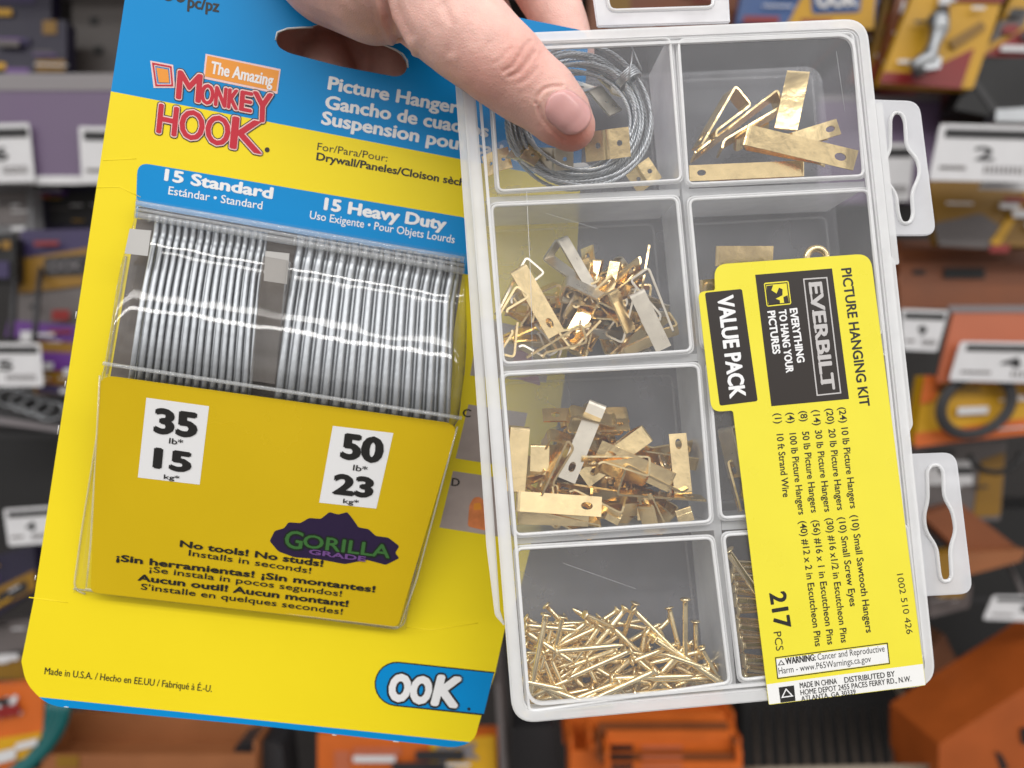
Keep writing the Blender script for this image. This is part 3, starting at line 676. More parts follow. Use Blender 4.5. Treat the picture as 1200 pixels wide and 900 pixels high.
for p0, p1, w0, w1, ro, wd, lb, kd, m_, ho, op in S2: hanger(p0, p1, w0, w1, ro, wd, lb, GA, kd, m_, bool(ho), op)
for i in range(34):
    x = random.uniform(600, 768); y = random.uniform(352, 402) ; a = random.uniform(0, 2 * PI); l = random.uniform(26, 38)
    wq = random.uniform(-.021, -.010)
    hanger((x + math.cos(a) * l, y + math.sin(a) * l * .7), (x - math.cos(a) * l, y - math.sin(a) * l * .7), wq, wq + random.uniform(-.003, .003), random.choice((35, 50, 62, 128, 142, -45, 78, 100)), 18, 'small brass hanger deep in the tangled second row pile', GA, 'tri', random.choice((BRASS, BRASS, NICKEL)), True, .4)
for i in range(12):
    x = random.uniform(690, 768); y = random.uniform(326, 396); a = random.uniform(.3, 2.6); l = random.uniform(28, 38); wq = random.uniform(-.020, -.010)
    hanger((x + math.cos(a) * l, y + math.sin(a) * l), (x - math.cos(a) * l, y - math.sin(a) * l), wq, wq + random.uniform(-.003, .003), random.choice((35, 50, 62, 128, -45, 80)), 20, 'small brass hanger deep in the tangled second row pile', GA, 'tri', random.choice((BRASS, BRASS, NICKEL)), True, .4)
# third row, left cell
S3 = [((702, 470), (664, 563), -.005, -.005, 5, 21, 'dull grey hanger standing in front with its slot down, third row pile', 'tri', NICKEL, 1, .25), ((761, 506), (684, 562), -.008, -.007, 0, 22, 'brass hanger crossing behind the front strip, third row pile', 'tri', BRASS, 1, .3),
      ((790, 567), (701, 527), -.004, -.005, -5, 24, 'front brass hanger sloping right with its slot up, third row pile', 'tri', BRASS, 1, .25), ((801, 580), (794, 508), -.006, -.007, 0, 21, 'upright brass hanger beside the right wall, third row pile', 'hook', BRASS, 1, .2),
      ((603, 587), (705, 594), -.004, -.004, -10, 23, 'long brass hanger lying flat at the bottom left, third row pile', 'tri', BRASS, 1, .25), ((610, 500), (604, 576), -.006, -.005, -10, 23, 'bright upright hanger near the left wall, third row pile', 'hook', BRASS, 0, .3),
      ((633, 521), (632, 556), -.008, -.007, 10, 22, 'short bent end beside the bright upright hanger, third row pile', 'hook', BRASS, 0, .3), ((738, 484), (636, 486), -.012, -.012, 40, 20, 'brass hanger balanced across the top of the third row pile', 'tri', BRASS, 1, .3),
      ((719, 578), (824, 585), -.006, -.007, 100, 22, 'long edge-on loop at the bottom right, third row pile', 'tri', BRASS, 1, .36), ((661, 512), (630, 578), -.006, -.006, 70, 20, 'edge-on strip leaning left of the grey strip, third row pile', 'tri', BRASS, 1, .2),
      ((690, 470), (672, 500), -.014, -.014, 75, 16, 'curled hook end standing highest behind the third row pile', 'tri', NICKEL, 0, .5), ((757, 578), (757, 610), -.008, -.008, 5, 20, 'short brass end near the floor under the sloping hanger, third row pile', 'hook', BRASS, 0, .3),
      ((722, 600), (716, 612), -.006, -.006, 0, 17, 'small brass tip at the middle of the floor, third row pile', 'hook', BRASS, 0, .3), ((605, 606), (690, 609), -.006, -.006, 20, 18, 'brass hanger below the long flat one, third row pile', 'tri', BRASS, 0, .25),
      ((640, 566), (645, 600), -.009, -.009, 60, 20, 'edge-on brass end behind the long flat one, third row pile', 'tri', BRASS, 0, .3), ((800, 596), (805, 612), -.006, -.006, 0, 19, 'bright brass tip in the right floor corner, third row pile', 'hook', BRASS, 0, .3)]
for p0, p1, w0, w1, ro, wd, lb, kd, m_, ho, op in S3: hanger(p0, p1, w0, w1, ro, wd, lb, GB, kd, m_, bool(ho), op)
for i in range(26):
    x = random.uniform(630, 800); y = random.uniform(525, 592); a = random.uniform(0, 2 * PI); l = random.uniform(34, 46); wq = random.uniform(-.021, -.011)
    hanger((x + math.cos(a) * l, y + math.sin(a) * l * .6), (x - math.cos(a) * l, y - math.sin(a) * l * .6), wq, wq + random.uniform(-.003, .003), random.choice((35, 50, 62, 128, 142, -45, 78, 100)), 20, 'medium brass hanger deep in the tangled third row pile', GB, 'tri', random.choice((BRASS, BRASS, NICKEL)), True, .3)
for i in range(11):
    x, y = ((622, 560), (640, 585), (668, 600), (690, 575), (735, 598), (765, 600), (720, 540), (650, 540), (700, 500), (780, 540), (745, 560))[i]; a = random.uniform(0, PI); l = random.uniform(36, 46); wq = random.uniform(-.012, -.007)
    hanger((x + math.cos(a) * l, y + math.sin(a) * l * .5), (x - math.cos(a) * l, y - math.sin(a) * l * .5), wq, wq + random.uniform(-.003, .003), random.choice((40, 55, 66, 125, -50)), 22, 'medium brass hanger deep in the tangled third row pile', GB, 'tri', BRASS, True, .36)
# right column: pieces showing beside the sticker
hanger((838, 300), (906, 300), -.009, -.008, 12, 24, 'pale brass hanger showing above the sticker in the second row', None, 'tri', BRASS, False, .3)
hanger((822, 330), (815, 405), -.008, -.008, 70, 22, 'edge-on brass hanger beside the divider left of the black label', None, 'tri', BRASS, True, .4)
hanger((822, 337), (850, 334), -.007, -.007, 10, 18, 'small brass hanger tip left of the top of the black label', None, 'hook', BRASS, True, .4)
hanger((848, 500), (862, 560), -.010, -.009, 60, 22, 'brass hanger between the divider and the sticker in the third row', None, 'tri', NICKEL, True, .4)
hanger((850, 540), (866, 600), -.012, -.009, 100, 22, 'edge-on brass hanger lowest beside the sticker in the third row', None, 'tri', BRASS, True, .4)
# screw eye above the sticker
c = bpx(957, 303, -.008); pts = [c + (BOX.U * math.cos(a * PI / 10) + BOX.V * math.sin(a * PI / 10)) * 12.5 * MMP for a in range(-3, 15)] + [c - BOX.V * 16 * MMP - BOX.U * 1e-3, c - BOX.V * 45 * MMP]
tag(tube('screw_eye', pts, .0011, BRASS, None, 8), 'brass screw eye peeking over the top edge of the sticker', 'screw eye')
tag(tube('screw_eye', [p + BOX.U * .003 - BN * .006 - BOX.V * .006 for p in pts], .0011, BRASS, None, 8), 'second brass screw eye hidden lower behind the sticker edge', 'screw eye') if False else None

# ------------------------------------------------------------------ brass pins
def pin_mesh(L_, r):
    V, Fc = [], []
    X = Vector((1, 0, 0)); pts = [(-.0004, .0002), (-.0003, r * 1.5), (0, r * 2.0), (.0003, r * 1.9), (.00055, r * 1.05), (.002, r), (L_ - .0028, r), (L_ - .0008, r * .5), (L_, r * .08)]
    tube_vf(V, Fc, [X * p[0] for p in pts], [p[1] for p in pts], 10)
    return mesh('brass_pin', V, Fc, BRASSP, True)
PM = {'s': (pin_mesh(.0185, .00078), .0185), 'l': (pin_mesh(.024, .00082), .024), 't': (pin_mesh(.034, .0012), .034)}
def pin(p0, p1, w0, w1, kind, label, group):
    """head at p0; the tip is pushed in or out so that the real length fits"""
    me, L_ = PM[kind]; a = bpx(*p0, w0); b = bpx(*p1, w1); sc_ = (b - a).length / L_
    M = frame_mat(a, b, random.uniform(0, 360), BN) @ Matrix.Diagonal((sc_, min(1.15, max(.9, sc_)), min(1.15, max(.9, sc_)), 1))
    return tag(link('brass_pin', me, M), label, 'nail', group)
GP = 'brass pins heaped in the bottom left box cell'
for p0, p1, w0, w1, kd, lb in (((733, 713), (667, 795), -.012, -.007, 'l', None), ((768, 786), (677, 828), -.004, -.004, 'l', 'brightest long pin lying in front near the bottom of the heap'), ((803, 702), (803, 778), -.006, -.006, 's', 'brass pin standing upright on its own right of the heap'),
                               ((742, 714), (800, 772), -.009, -.006, 'l', None), ((757, 740), (862, 812), -.008, -.004, 'l', 'long pin pointing into the lower right corner of the cell'), ((743, 813), (850, 806), -.005, -.005, 'l', 'pin lying flat on the floor at the lower right of the heap'),
                               ((815, 728), (816, 780), -.010, -.010, 's', None), ((640, 720), (620, 822), -.005, -.004, 'l', 'pin standing along the left wall of the heap'), ((636, 765), (700, 735), -.006, -.008, 's', None), ((685, 720), (722, 737), -.006, -.010, 's', None),
                               ((740, 762), (664, 796), -.004, -.006, 'l', 'bright pin sloping down left across the middle of the heap'), ((704, 733), (672, 778), -.007, -.007, 's', None), ((716, 795), (815, 792), -.005, -.006, 'l', None), ((612, 798), (662, 808), -.004, -.004, 's', None),
                               ((659, 722), (648, 775), -.005, -.006, 's', None), ((648, 730), (632, 790), -.008, -.006, 's', None), ((714, 826), (655, 832), -.004, -.004, 's', None), ((640, 838), (700, 812), -.004, -.005, 's', None), ((784, 712), (797, 765), -.012, -.010, 's', None)):
    pin(p0, p1, w0, w1, kd, lb or 'brass pin in the dense heap of the bottom left box cell', GP)
def ytop(x): return 722 if x < 640 else (716 if x < 745 else 716 + (x - 745) * .75)
for i in range(125):
    x = 618 + 222 * random.random() ** 1.25; yb = 836 - (x - 617) * .16; yt = ytop(x) + 18; y = yb - 6 - (yb - yt) * random.random() ** 1.25
    a = random.uniform(-.9, .9) if random.random() < .6 else random.uniform(0, PI); l = random.uniform(30, 44) * (1 if y > yt + 20 else .8); kd = random.choice('ssl')
    dx, dy = math.cos(a) * l, math.sin(a) * l
    if random.random() < .5: dx, dy = -dx, -dy
    x = min(max(x, 616 + abs(dx)), 846 - abs(dx)); y = min(y, yb - 2 - abs(dy) * .8)
    wq = random.uniform(-.022, -.005); pin((x - dx, y - dy), (x + dx, y + dy), wq, wq + random.uniform(-.003, .003), kd, 'brass pin in the dense heap of the bottom left box cell', GP)
GT = 'thick brass pins stacked left of the sticker'
for i in range(17):
    y = 660 + i * 8.2 + random.uniform(-3, 3); wq = random.uniform(-.018, -.006); x0 = 851 + (y - 640) * .125
    pin((x0 + random.uniform(0, 4), y), (x0 + 90, y + random.uniform(-6, 16)), wq, wq, 't', 'thick brass pin in the stack between divider and sticker', GT)
pin((852, 645), (905, 720), -.006, -.006, 't', 'thick brass pin slanting across the top of the stack beside the sticker', GT)

# ------------------------------------------------------------------ coil of picture wire and folded plates, top left cell
cc = bpx(676, 137, -.0085)
V, Fc = [], []
for s_ in range(17):
    rr_ = 63 + 24 * s_ / 16; rx, ry = (rr_ + random.uniform(-2, 2)) * MMP, (rr_ - 1.5 + random.uniform(-2, 2)) * MMP; dw = random.uniform(-.005, .003); ph = random.uniform(0, 6); off = (random.uniform(-2, 4) * MMP, random.uniform(-3, 3) * MMP)
    for tw in range(3):
        pts = []
        for i in range(220):
            a = 2 * PI * i / 220; b = a * 30 + tw * 2 * PI / 3 + ph; wob = 1 + .018 * math.sin(3 * a + ph) + .01 * math.sin(5 * a + 2 * ph)
            pts.append(cc + BOX.U * ((rx * wob + math.cos(b) * .00029) * math.cos(a) + off[0]) + BOX.V * ((ry * wob + math.cos(b) * .00029) * math.sin(a) + off[1]) + BN * (dw + math.sin(b) * .00029 + .0012 * math.sin(2 * a + ph)))
        tube_vf(V, Fc, pts, .00027, 5, False, True)
coil = tag(wobj('wire_coil', V, Fc, WIRE, None, True), 'coil of braided grey picture wire under the thumb tip', 'wire coil')
ca = 2.35 - PI / 2 * 1.2
wp = []
for i in range(60):
    t = i / 59; a = .62 + .16 * (t - .5); q = t * 2 * PI * 5
    ctr = cc + BOX.U * 80 * MMP * math.cos(a) + BOX.V * 78 * MMP * math.sin(a); rad_ = BOX.U * math.cos(a) + BOX.V * math.sin(a); wp.append(ctr + rad_ * math.cos(q) * .0036 + BN * (math.sin(q) * .0046 - .0005))
tube('coil_tie', wp, .00035, WIRE, coil, 5)
tube('coil_tie', [cc + BOX.U * (62 + 8 * t) * MMP + BOX.V * (34 + 36 * t) * MMP + BN * (.004 + .001 * t) for t in (0, .5, 1)] , .0003, WIRE, coil, 5)
tube('coil_tie', [cc + BOX.U * (78 - 10 * t) * MMP + BOX.V * (44 + 30 * t) * MMP + BN * .005 for t in (0, 1)], .00025, WIRE, coil, 5)
tag(slab('paper_slip', rounded(q3([(634, 194), (690, 190), (694, 208), (640, 214)], -.0145), .002), .0004, BN, WHT), 'white paper slip lying inside the wire coil below the thumb tip', 'paper slip')
GV = 'small folded plates among the coiled wire'
for p0, p1, w0, w1, ro, wd, lb, m_ in (((690, 172), (738, 166), -.003, -.004, 18, 34, 'small folded brass plate with nail holes right of the thumb tip', BRASS), ((676, 78), (722, 132), -.010, -.009, -32, 26, 'dull folded plate above the thumb tip inside the coil', NICKEL),
                                       ((600, 168), (632, 186), -.008, -.007, -15, 24, 'brass plate with a nail hole left of the thumb tip', BRASS), ((632, 188), (672, 186), -.006, -.006, 28, 26, 'dull brass plate lying just below the thumb tip', NICKEL),
                                       ((566, 192), (598, 184), -.014, -.013, 0, 26, 'brass plate in the lower left corner beside the coil', BRASS), ((742, 214), (768, 196), -.016, -.015, 5, 30, 'brass plate half hidden behind the lower right of the coil', BRASS), ((700, 96), (742, 110), -.017, -.016, 160, 24, 'dull plate behind the upper right of the coil', NICKEL)):
    tag(hanger(p0, p1, w0, w1, ro, wd, lb, GV, 'vee', m_), lb, 'folded plate', GV)

# ================================================================== hand gripping both packages from above
def hp(x, y, d): return P(x, y, d / 1000)
CH = [  # chains of (pixel x, pixel y, distance mm, radius mm)
    [(669, 148, 203.5, 6.8), (655, 133, 202.5, 8.6), (636, 113, 201.5, 9.6), (612, 97, 201, 10.3), (594, 80, 200.5, 11.2), (575, 64, 201, 11.6), (552, 44, 202.5, 12.6), (524, 18, 206, 13.6), (498, -8, 210, 14.5), (440, -70, 222, 17), (380, -150, 236, 20)],
    [(440, -28, 212, 18.0), (398, -56, 217, 20.5), (350, -115, 228, 21), (320, -200, 240, 24), (290, -290, 246, 26)],
    [(320, -200, 240, 24), (240, -420, 262, 24), (150, -640, 285, 29)],
    [(340, -190, 244, 19), (450, -120, 254, 14), (560, -105, 254, 11.5), (618, -45, 254, 10.2), (645, 0, 252, 9.6), (660, 34, 249.5, 8.6), (672, 62, 247, 7.0)],
    [(340, -180, 248, 19), (440, -80, 262, 14), (520, -60, 264, 11.5), (566, 20, 265, 10.4), (584, 78, 261, 9.4), (592, 118, 257, 7.6)],
    [(320, -180, 250, 19), (400, -60, 262, 14), (455, -30, 264, 12), (462, 52, 263, 12), (474, 108, 251, 10), (480, 150, 250, 7.6)],
    [(300, -190, 250, 18), (340, -60, 258, 13), (368, -20, 248, 12), (372, 50, 263, 12), (384, 98, 246, 9.5), (392, 134, 247, 7)],
    [(330, -100, 262, 15), (330, 20, 250, 13), (335, 66, 263, 12)], [(420, -60, 268, 13), (418, 60, 265, 13), (430, 90, 263, 12)],
    [(500, -40, 216, 11), (520, -80, 230, 11), (540, -100, 246, 11)],
    [(440, -70, 222, 14), (470, -95, 238, 13), (480, -100, 250, 13)],
    [(400, -90, 230, 15), (400, -90, 250, 14)],
]
cup = [(300, -40), (284, 20), (282, 90), (318, 131), (400, 138), (478, 146), (524, 112), (524, 40), (500, -30)]   # unseen flesh ring added behind the card to keep the slot dark
CH.append([(x, y, CARD.px(x, y, -.0092).y * 1000, 8.2) for x, y in cup])
CH.append([(290, 60, 258, 12), (300, 110, 258, 12), (400, 130, 262, 12), (500, 130, 260, 12), (520, 60, 258, 12)])
CH.append([(300, 20, 262, 13), (400, 10, 268, 14), (500, 10, 264, 13)])
bm = bmesh.new()
def capsule(bm, p, q, r0, r1):
    """tapered round-ended limb"""
    d = q - p; L_ = d.length; ax = d / L_; up = ax.orthogonal().normalized(); s_ = ax.cross(up); rings = []
    prof = [(-r0 * math.cos(a), r0 * math.sin(a)) for a in (.15, .5, .9, 1.25)] + [(0, r0), (L_ * .33, lerp(r0, r1, .33)), (L_ * .66, lerp(r0, r1, .66)), (L_, r1)] + [(L_ + r1 * math.cos(a), r1 * math.sin(a)) for a in (1.25, .9, .5, .15)]
    for z, r in prof: rings.append([bm.verts.new(p + ax * z + (up * math.cos(2 * PI * j / 20) + s_ * math.sin(2 * PI * j / 20)) * r) for j in range(20)])
    for a, b in zip(rings, rings[1:]):
        for j in range(20): bm.faces.new((a[j], a[(j + 1) % 20], b[(j + 1) % 20], b[j]))
    bm.faces.new(list(reversed(rings[0]))); bm.faces.new(rings[-1])
for ch in CH:
    for a, b in zip(ch, ch[1:]):
        pa, pb = hp(*a[:3]), hp(*b[:3])
        if (pb - pa).length > 1e-5: capsule(bm, pa, pb, a[3] / 1000, b[3] / 1000)
bmesh.ops.recalc_face_normals(bm, faces=bm.faces[:])
me = bpy.data.meshes.new('hand_base'); bm.to_mesh(me); bm.free()
o = bpy.data.objects.new('hand_base', me); COL.objects.link(o)
md = o.modifiers.new('r', 'REMESH'); md.mode = 'VOXEL'; md.voxel_size = .00095
ms = o.modifiers.new('s', 'SMOOTH'); ms.factor = .5; ms.iterations = 14
md2 = o.modifiers.new('r2', 'SUBSURF'); md2.levels = 1
dg = bpy.context.evaluated_depsgraph_get(); hm = bpy.data.meshes.new_from_object(o.evaluated_get(dg)); hm.name = 'hand'
bpy.data.objects.remove(o)
CAMP = Vector((0, 0, CAMZ))
def topx(p):
    d = p - CAMP; return 600 + d.x / d.y * F, 450 - d.z / d.y * F
def segd(px_, py_, a, b):
    ax, ay = a; bx, by = b; dx, dy = bx - ax, by - ay; t = max(0, min(1, ((px_ - ax) * dx + (py_ - ay) * dy) / (dx * dx + dy * dy)))
    return math.hypot(px_ - ax - dx * t, py_ - ay - dy * t)
from mathutils.bvhtree import BVHTree
bvh = BVHTree.FromPolygons([v.co.copy() for v in hm.vertices], [tuple(p.vertices) for p in hm.polygons])
CREASE = [  # skin folds traced on the thumb: points, depth mm, half width px
    ([(447, -30), (449, 0), (455, 24), (468, 48), (476, 62)], 1.5, 4.5), ([(462, 0), (470, 25), (480, 40)], .3, 6),
    ([(590, 84), (600, 78), (608, 66), (615, 54), (622, 48)], .22, 2.4), ([(597, 90), (608, 85), (618, 73), (626, 61)], .26, 2.6), ([(610, 98), (620, 91), (630, 80)], .15, 2.6),
    ([(580, 74), (590, 67), (599, 56)], .12, 2.6), ([(566, 60), (574, 50)], .08, 3),
    ([(628, 120), (631, 111), (638, 104), (648, 101), (658, 101)], .35, 2.2), ([(629, 122), (636, 140), (648, 154), (660, 164)], .35, 2.4),
    ([(520, 6), (530, 30), (528, 60)], .25, 5), ([(400, -10), (420, 10), (430, 30)], .2, 5)]
hv = hm.vertices; flush = [0.0] * len(hv); nrm = [v.normal.copy() for v in hv]
for i, v in enumerate(hv):
    x, y = topx(v.co); d = 0
    if 320 < x < 720 and -40 < y < 190 and v.co.y < .232 and nrm[i].y < .3:
        for pl, dp, wd in CREASE:
            m_ = min(segd(x, y, a, b) for a, b in zip(pl, pl[1:]))
            if m_ < wd * 3.2: d += dp * (math.exp(-(m_ / wd) ** 2) - .35 * math.exp(-((m_ - wd * 1.9) / wd) ** 2))
        flush[i] = max(math.exp(-((x - 668) ** 2 + (y - 160) ** 2) / 34 ** 2), .5 * math.exp(-((x - 610) ** 2 + (y - 72) ** 2) / 34 ** 2), .45 * math.exp(-((x - 560) ** 2 + (y - 100) ** 2) / 45 ** 2), .35 * math.exp(-((x - 452) ** 2 + (y - 30) ** 2) / 20 ** 2))
    d += 0.06 * noise.noise(v.co * 200) + .03 * noise.noise(v.co * 700)
    v.co -= nrm[i] * d / 1000
at = hm.attributes.new('flush', 'FLOAT', 'POINT'); at.data.foreach_set('value', flush)
n = SKIN.node_tree; b_ = n.nodes['Principled BSDF']; src = b_.inputs['Base Color'].links[0].from_socket
an = n.nodes.new('ShaderNodeAttribute'); an.attribute_name = 'flush'; mx = n.nodes.new('ShaderNodeMix'); mx.data_type = 'RGBA'
mx.inputs[7].default_value = (.60, .20, .15, 1); sc2 = n.nodes.new('ShaderNodeMath'); sc2.operation = 'MULTIPLY'; sc2.inputs[1].default_value = .9
n.links.new(an.outputs['Fac'], sc2.inputs[0]); n.links.new(sc2.outputs[0], mx.inputs[0]); n.links.new(src, mx.inputs[6]); n.links.new(mx.outputs[2], b_.inputs['Base Color'])
# fine skin grain: crossing ridges and pores
tcx = n.nodes.new('ShaderNodeTexCoord'); vo = n.nodes.new('ShaderNodeTexVoronoi'); vo.inputs['Scale'].default_value = 1500; vo.feature = 'DISTANCE_TO_EDGE'
nz2 = n.nodes.new('ShaderNodeTexNoise'); nz2.inputs['Scale'].default_value = 500; nz2.inputs['Detail'].default_value = 6
n.links.new(tcx.outputs['Object'], vo.inputs['Vector']); n.links.new(tcx.outputs['Object'], nz2.inputs['Vector'])
ad = n.nodes.new('ShaderNodeMath'); ad.operation = 'ADD'; n.links.new(vo.outputs['Distance'], ad.inputs[0]); n.links.new(nz2.outputs[0], ad.inputs[1])
bu = n.nodes.new('ShaderNodeBump'); bu.inputs['Strength'].default_value = .28; bu.inputs['Distance'].default_value = .0007
n.links.new(ad.outputs[0], bu.inputs['Height']); n.links.new(bu.outputs[0], b_.inputs['Normal'])
hm.materials.clear(); hm.materials.append(SKIN); hm.polygons.foreach_set('use_smooth', [True] * len(hm.polygons)); hm.update()
HB = Matrix.Translation(hp(320, -200, 240)); hm.transform(HB.inverted())
hand = tag(link('hand', hm, HB), 'bare hand reaching in from the top edge, thumb pressed on the clear box', 'hand')
# thumbnail laid on the thumb
def onhand(x, y):
    d = Vector(((x - 600) / F, 1, -(y - 450) / F)).normalized(); h = bvh.ray_cast(CAMP, d); return h[0], h[1]
V, Fc = [], []; NA, NB = 16, 12
ax_ = Vector((.755, .656)); pe_ = Vector((.656, -.755)); c0 = Vector((665, 131))
def nail_pt(s_, t):
    hw = 22.5 * ((1 - .30 * s_ ** 4) if s_ > 0 else math.sqrt(max(0, 1 - (abs(s_) ** 3.2) * .75)))
    L_ = 27; q = c0 + ax_ * (s_ * L_ - (7 * t * t * s_ if s_ > 0 else -5 * t * t * abs(s_))) + pe_ * t * hw
    return q
for i in range(NA + 1):
    for j in range(NB + 1):
        s_, t = -1 + 2 * i / NA, -1 + 2 * j / NB; q = nail_pt(s_, t); h, nn = onhand(q.x, q.y)
        if h is None: h = V[-1] if V else P(q.x, q.y, .2); nn = Vector((0, -1, 0))
        edge = max(abs(t) ** 4, (-s_) ** 6 if s_ < 0 else 0)
        V.append(h + nn * (.00035 * (1 - edge) - .0003 * edge + (.0003 * s_ if s_ > .5 else 0)))
for i in range(NA):
    for j in range(NB):
        a = i * (NB + 1) + j; Fc.append((a, a + 1, a + NB + 2, a + NB + 1))
nail = wobj('thumbnail', V, Fc, NAIL, hand, True)
md = nail.modifiers.new('thick', 'SOLIDIFY'); md.thickness = .0004; md.offset = -1

# ================================================================== shop shelving behind, out of focus
DN = Vector((0, -1, 0))
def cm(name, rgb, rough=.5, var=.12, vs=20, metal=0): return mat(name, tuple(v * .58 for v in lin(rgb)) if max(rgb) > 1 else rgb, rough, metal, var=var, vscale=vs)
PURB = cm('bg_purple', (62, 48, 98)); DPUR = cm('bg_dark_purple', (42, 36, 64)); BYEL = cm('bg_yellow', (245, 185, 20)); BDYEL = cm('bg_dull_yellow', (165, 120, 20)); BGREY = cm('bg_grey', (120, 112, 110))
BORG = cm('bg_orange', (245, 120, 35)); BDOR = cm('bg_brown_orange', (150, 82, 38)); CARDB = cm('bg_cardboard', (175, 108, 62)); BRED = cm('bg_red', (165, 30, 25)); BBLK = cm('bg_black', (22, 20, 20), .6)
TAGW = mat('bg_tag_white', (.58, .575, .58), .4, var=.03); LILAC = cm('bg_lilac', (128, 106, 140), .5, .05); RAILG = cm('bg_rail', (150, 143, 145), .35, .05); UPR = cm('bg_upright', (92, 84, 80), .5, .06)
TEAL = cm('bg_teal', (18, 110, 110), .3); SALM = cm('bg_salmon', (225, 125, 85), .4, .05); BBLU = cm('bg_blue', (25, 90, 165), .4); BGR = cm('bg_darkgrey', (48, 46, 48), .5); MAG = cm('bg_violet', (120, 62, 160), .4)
BMET = mat('bg_metal', (.30, .31, .32), .38, 1, var=.1, vscale=60); BCLR = plastic('bg_clear', .6, (.6, .6, .62), .15)
class Flat:
    def __init__(s, Y): s.Y = Y; s.N = DN
    def px(s, x, y, w_=0): return P(x, y, s.Y - w_)
def pk(name, label, cat, pts, Y, th, m, decos=(), rad=.002, group=None):
    """slab standing at distance Y, front outline traced at that distance, with its printed or raised parts"""
    o_ = slab(name, rounded([P(x, y, Y) for x, y in pts], rad), th, DN, m)
    tag(o_, label, cat, group)
    for i, d in enumerate(decos): slab(d[0], rounded([P(x, y, Y - .0012 * (i + 1)) for x, y in d[1]], d[3] if len(d) > 3 else .001), .001, DN, d[2], o_)
    if cat == 'hardware pack' and len(pts) == 4:      # small print: text bars, a window, a price square
        A, B, C_, D = [Vector(p) for p in pts]; kd = len(decos) + 2; pb = m.node_tree.nodes.get('Principled BSDF'); dark = pb is not None and sum(pb.inputs['Base Color'].default_value[:3]) < .12
        def uv(u, v): return tuple(A.lerp(B, u).lerp(D.lerp(C_, u), v))
        for q in range(7):
            u, v = random.uniform(.04, .7), random.uniform(.05, .9); du, dv = random.uniform(.12, .34), random.choice((.025, .035, .03, .08, .12))
            mm = random.choice((TAGW, BGREY, BYEL, MAG) if dark else (BBLK, TAGW, BRED, BGR, TAGW))
            k = Ink(); k.quad(Flat(Y - .0012 * kd - .0003 * q), [uv(u, v), uv(u + du, v), uv(u + du, v + dv), uv(u, v + dv)], 0); k.build('printed_bar', mm, o_)
    return o_
def rect(x0, y0, x1, y1, sl=0): return [(x0, y0), (x1, y0 + sl), (x1, y1 + sl), (x0, y1)]
def ptag(q, Y, label, price='', group=None, small=True):
    """price tag: TL TR BR BL, header bar, figures and a small barcode line"""
    o_ = tag(slab('price_tag', rounded([P(x, y, Y) for x, y in q], .003), .0008, DN, TAGW), label, 'price tag', group)
    A, B, C_, D = [Vector(p) for p in q]
    def uv(u, v): return tuple(A.lerp(B, u).lerp(D.lerp(C_, u), v))
    k = Ink(); fl = Flat(Y); k.quad(fl, [uv(.07, .08), uv(.96, .08), uv(.96, .24), uv(.07, .24)], .0006)
    if price: k.text(fl, price, uv(.42, .62), uv(.60, .62), (D - A).length * .22, .0006, bold=1.2)
    k.build('header_bar', BBLK, o_)
    k = Ink(); k.quad(fl, [uv(.08, .74), uv(.34, .74), uv(.34, .80), uv(.08, .80)], .0006); k.build('small_print', BGREY, o_)
    k = Ink()
    for i in range(9): k.quad(fl, [uv(.52 + i * .045, .72), uv(.54 + i * .045, .72), uv(.54 + i * .045, .86), uv(.52 + i * .045, .86)], .0006)
    k.build('barcode', BGREY, o_); return o_
def word(o_, st, p0, p1, cap, Y, m, ring=2.2):
    k = Ink(); k.text(Flat(Y), st, p0, p1, cap, .0004, ring=ring); k.build('lettering', m, o_)

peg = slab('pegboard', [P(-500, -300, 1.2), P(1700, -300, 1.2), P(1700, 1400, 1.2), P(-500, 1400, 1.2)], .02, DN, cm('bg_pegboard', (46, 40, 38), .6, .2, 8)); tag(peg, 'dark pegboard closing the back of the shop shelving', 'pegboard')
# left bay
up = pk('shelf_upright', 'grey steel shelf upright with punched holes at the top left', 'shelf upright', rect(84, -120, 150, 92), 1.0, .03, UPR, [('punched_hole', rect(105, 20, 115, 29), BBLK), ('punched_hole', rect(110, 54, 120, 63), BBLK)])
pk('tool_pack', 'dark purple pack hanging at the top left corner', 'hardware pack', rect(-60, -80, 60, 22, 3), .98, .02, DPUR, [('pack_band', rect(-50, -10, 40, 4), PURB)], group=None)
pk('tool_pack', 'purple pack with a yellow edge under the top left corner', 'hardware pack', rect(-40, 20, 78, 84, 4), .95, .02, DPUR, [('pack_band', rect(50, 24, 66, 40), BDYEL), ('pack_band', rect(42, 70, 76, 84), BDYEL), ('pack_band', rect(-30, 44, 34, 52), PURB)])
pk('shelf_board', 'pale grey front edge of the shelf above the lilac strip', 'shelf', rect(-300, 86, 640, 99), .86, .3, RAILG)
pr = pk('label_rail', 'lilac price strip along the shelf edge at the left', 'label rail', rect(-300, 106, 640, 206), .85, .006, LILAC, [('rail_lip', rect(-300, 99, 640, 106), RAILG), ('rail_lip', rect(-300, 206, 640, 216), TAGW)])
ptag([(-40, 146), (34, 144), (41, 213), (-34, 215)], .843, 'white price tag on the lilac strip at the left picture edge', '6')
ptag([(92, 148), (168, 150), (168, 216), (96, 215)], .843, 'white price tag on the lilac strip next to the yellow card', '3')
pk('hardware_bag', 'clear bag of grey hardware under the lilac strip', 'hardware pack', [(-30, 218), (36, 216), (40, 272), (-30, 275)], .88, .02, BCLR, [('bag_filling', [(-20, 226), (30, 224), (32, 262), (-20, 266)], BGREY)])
pk('hook_pack', 'dark purple pack directly below the lilac strip beside the yellow card', 'hardware pack', rect(40, 218, 140, 272), .92, .02, DPUR, [('pack_band', rect(44, 222, 58, 232), BORG), ('pack_band', rect(58, 226, 120, 262), BGR)])
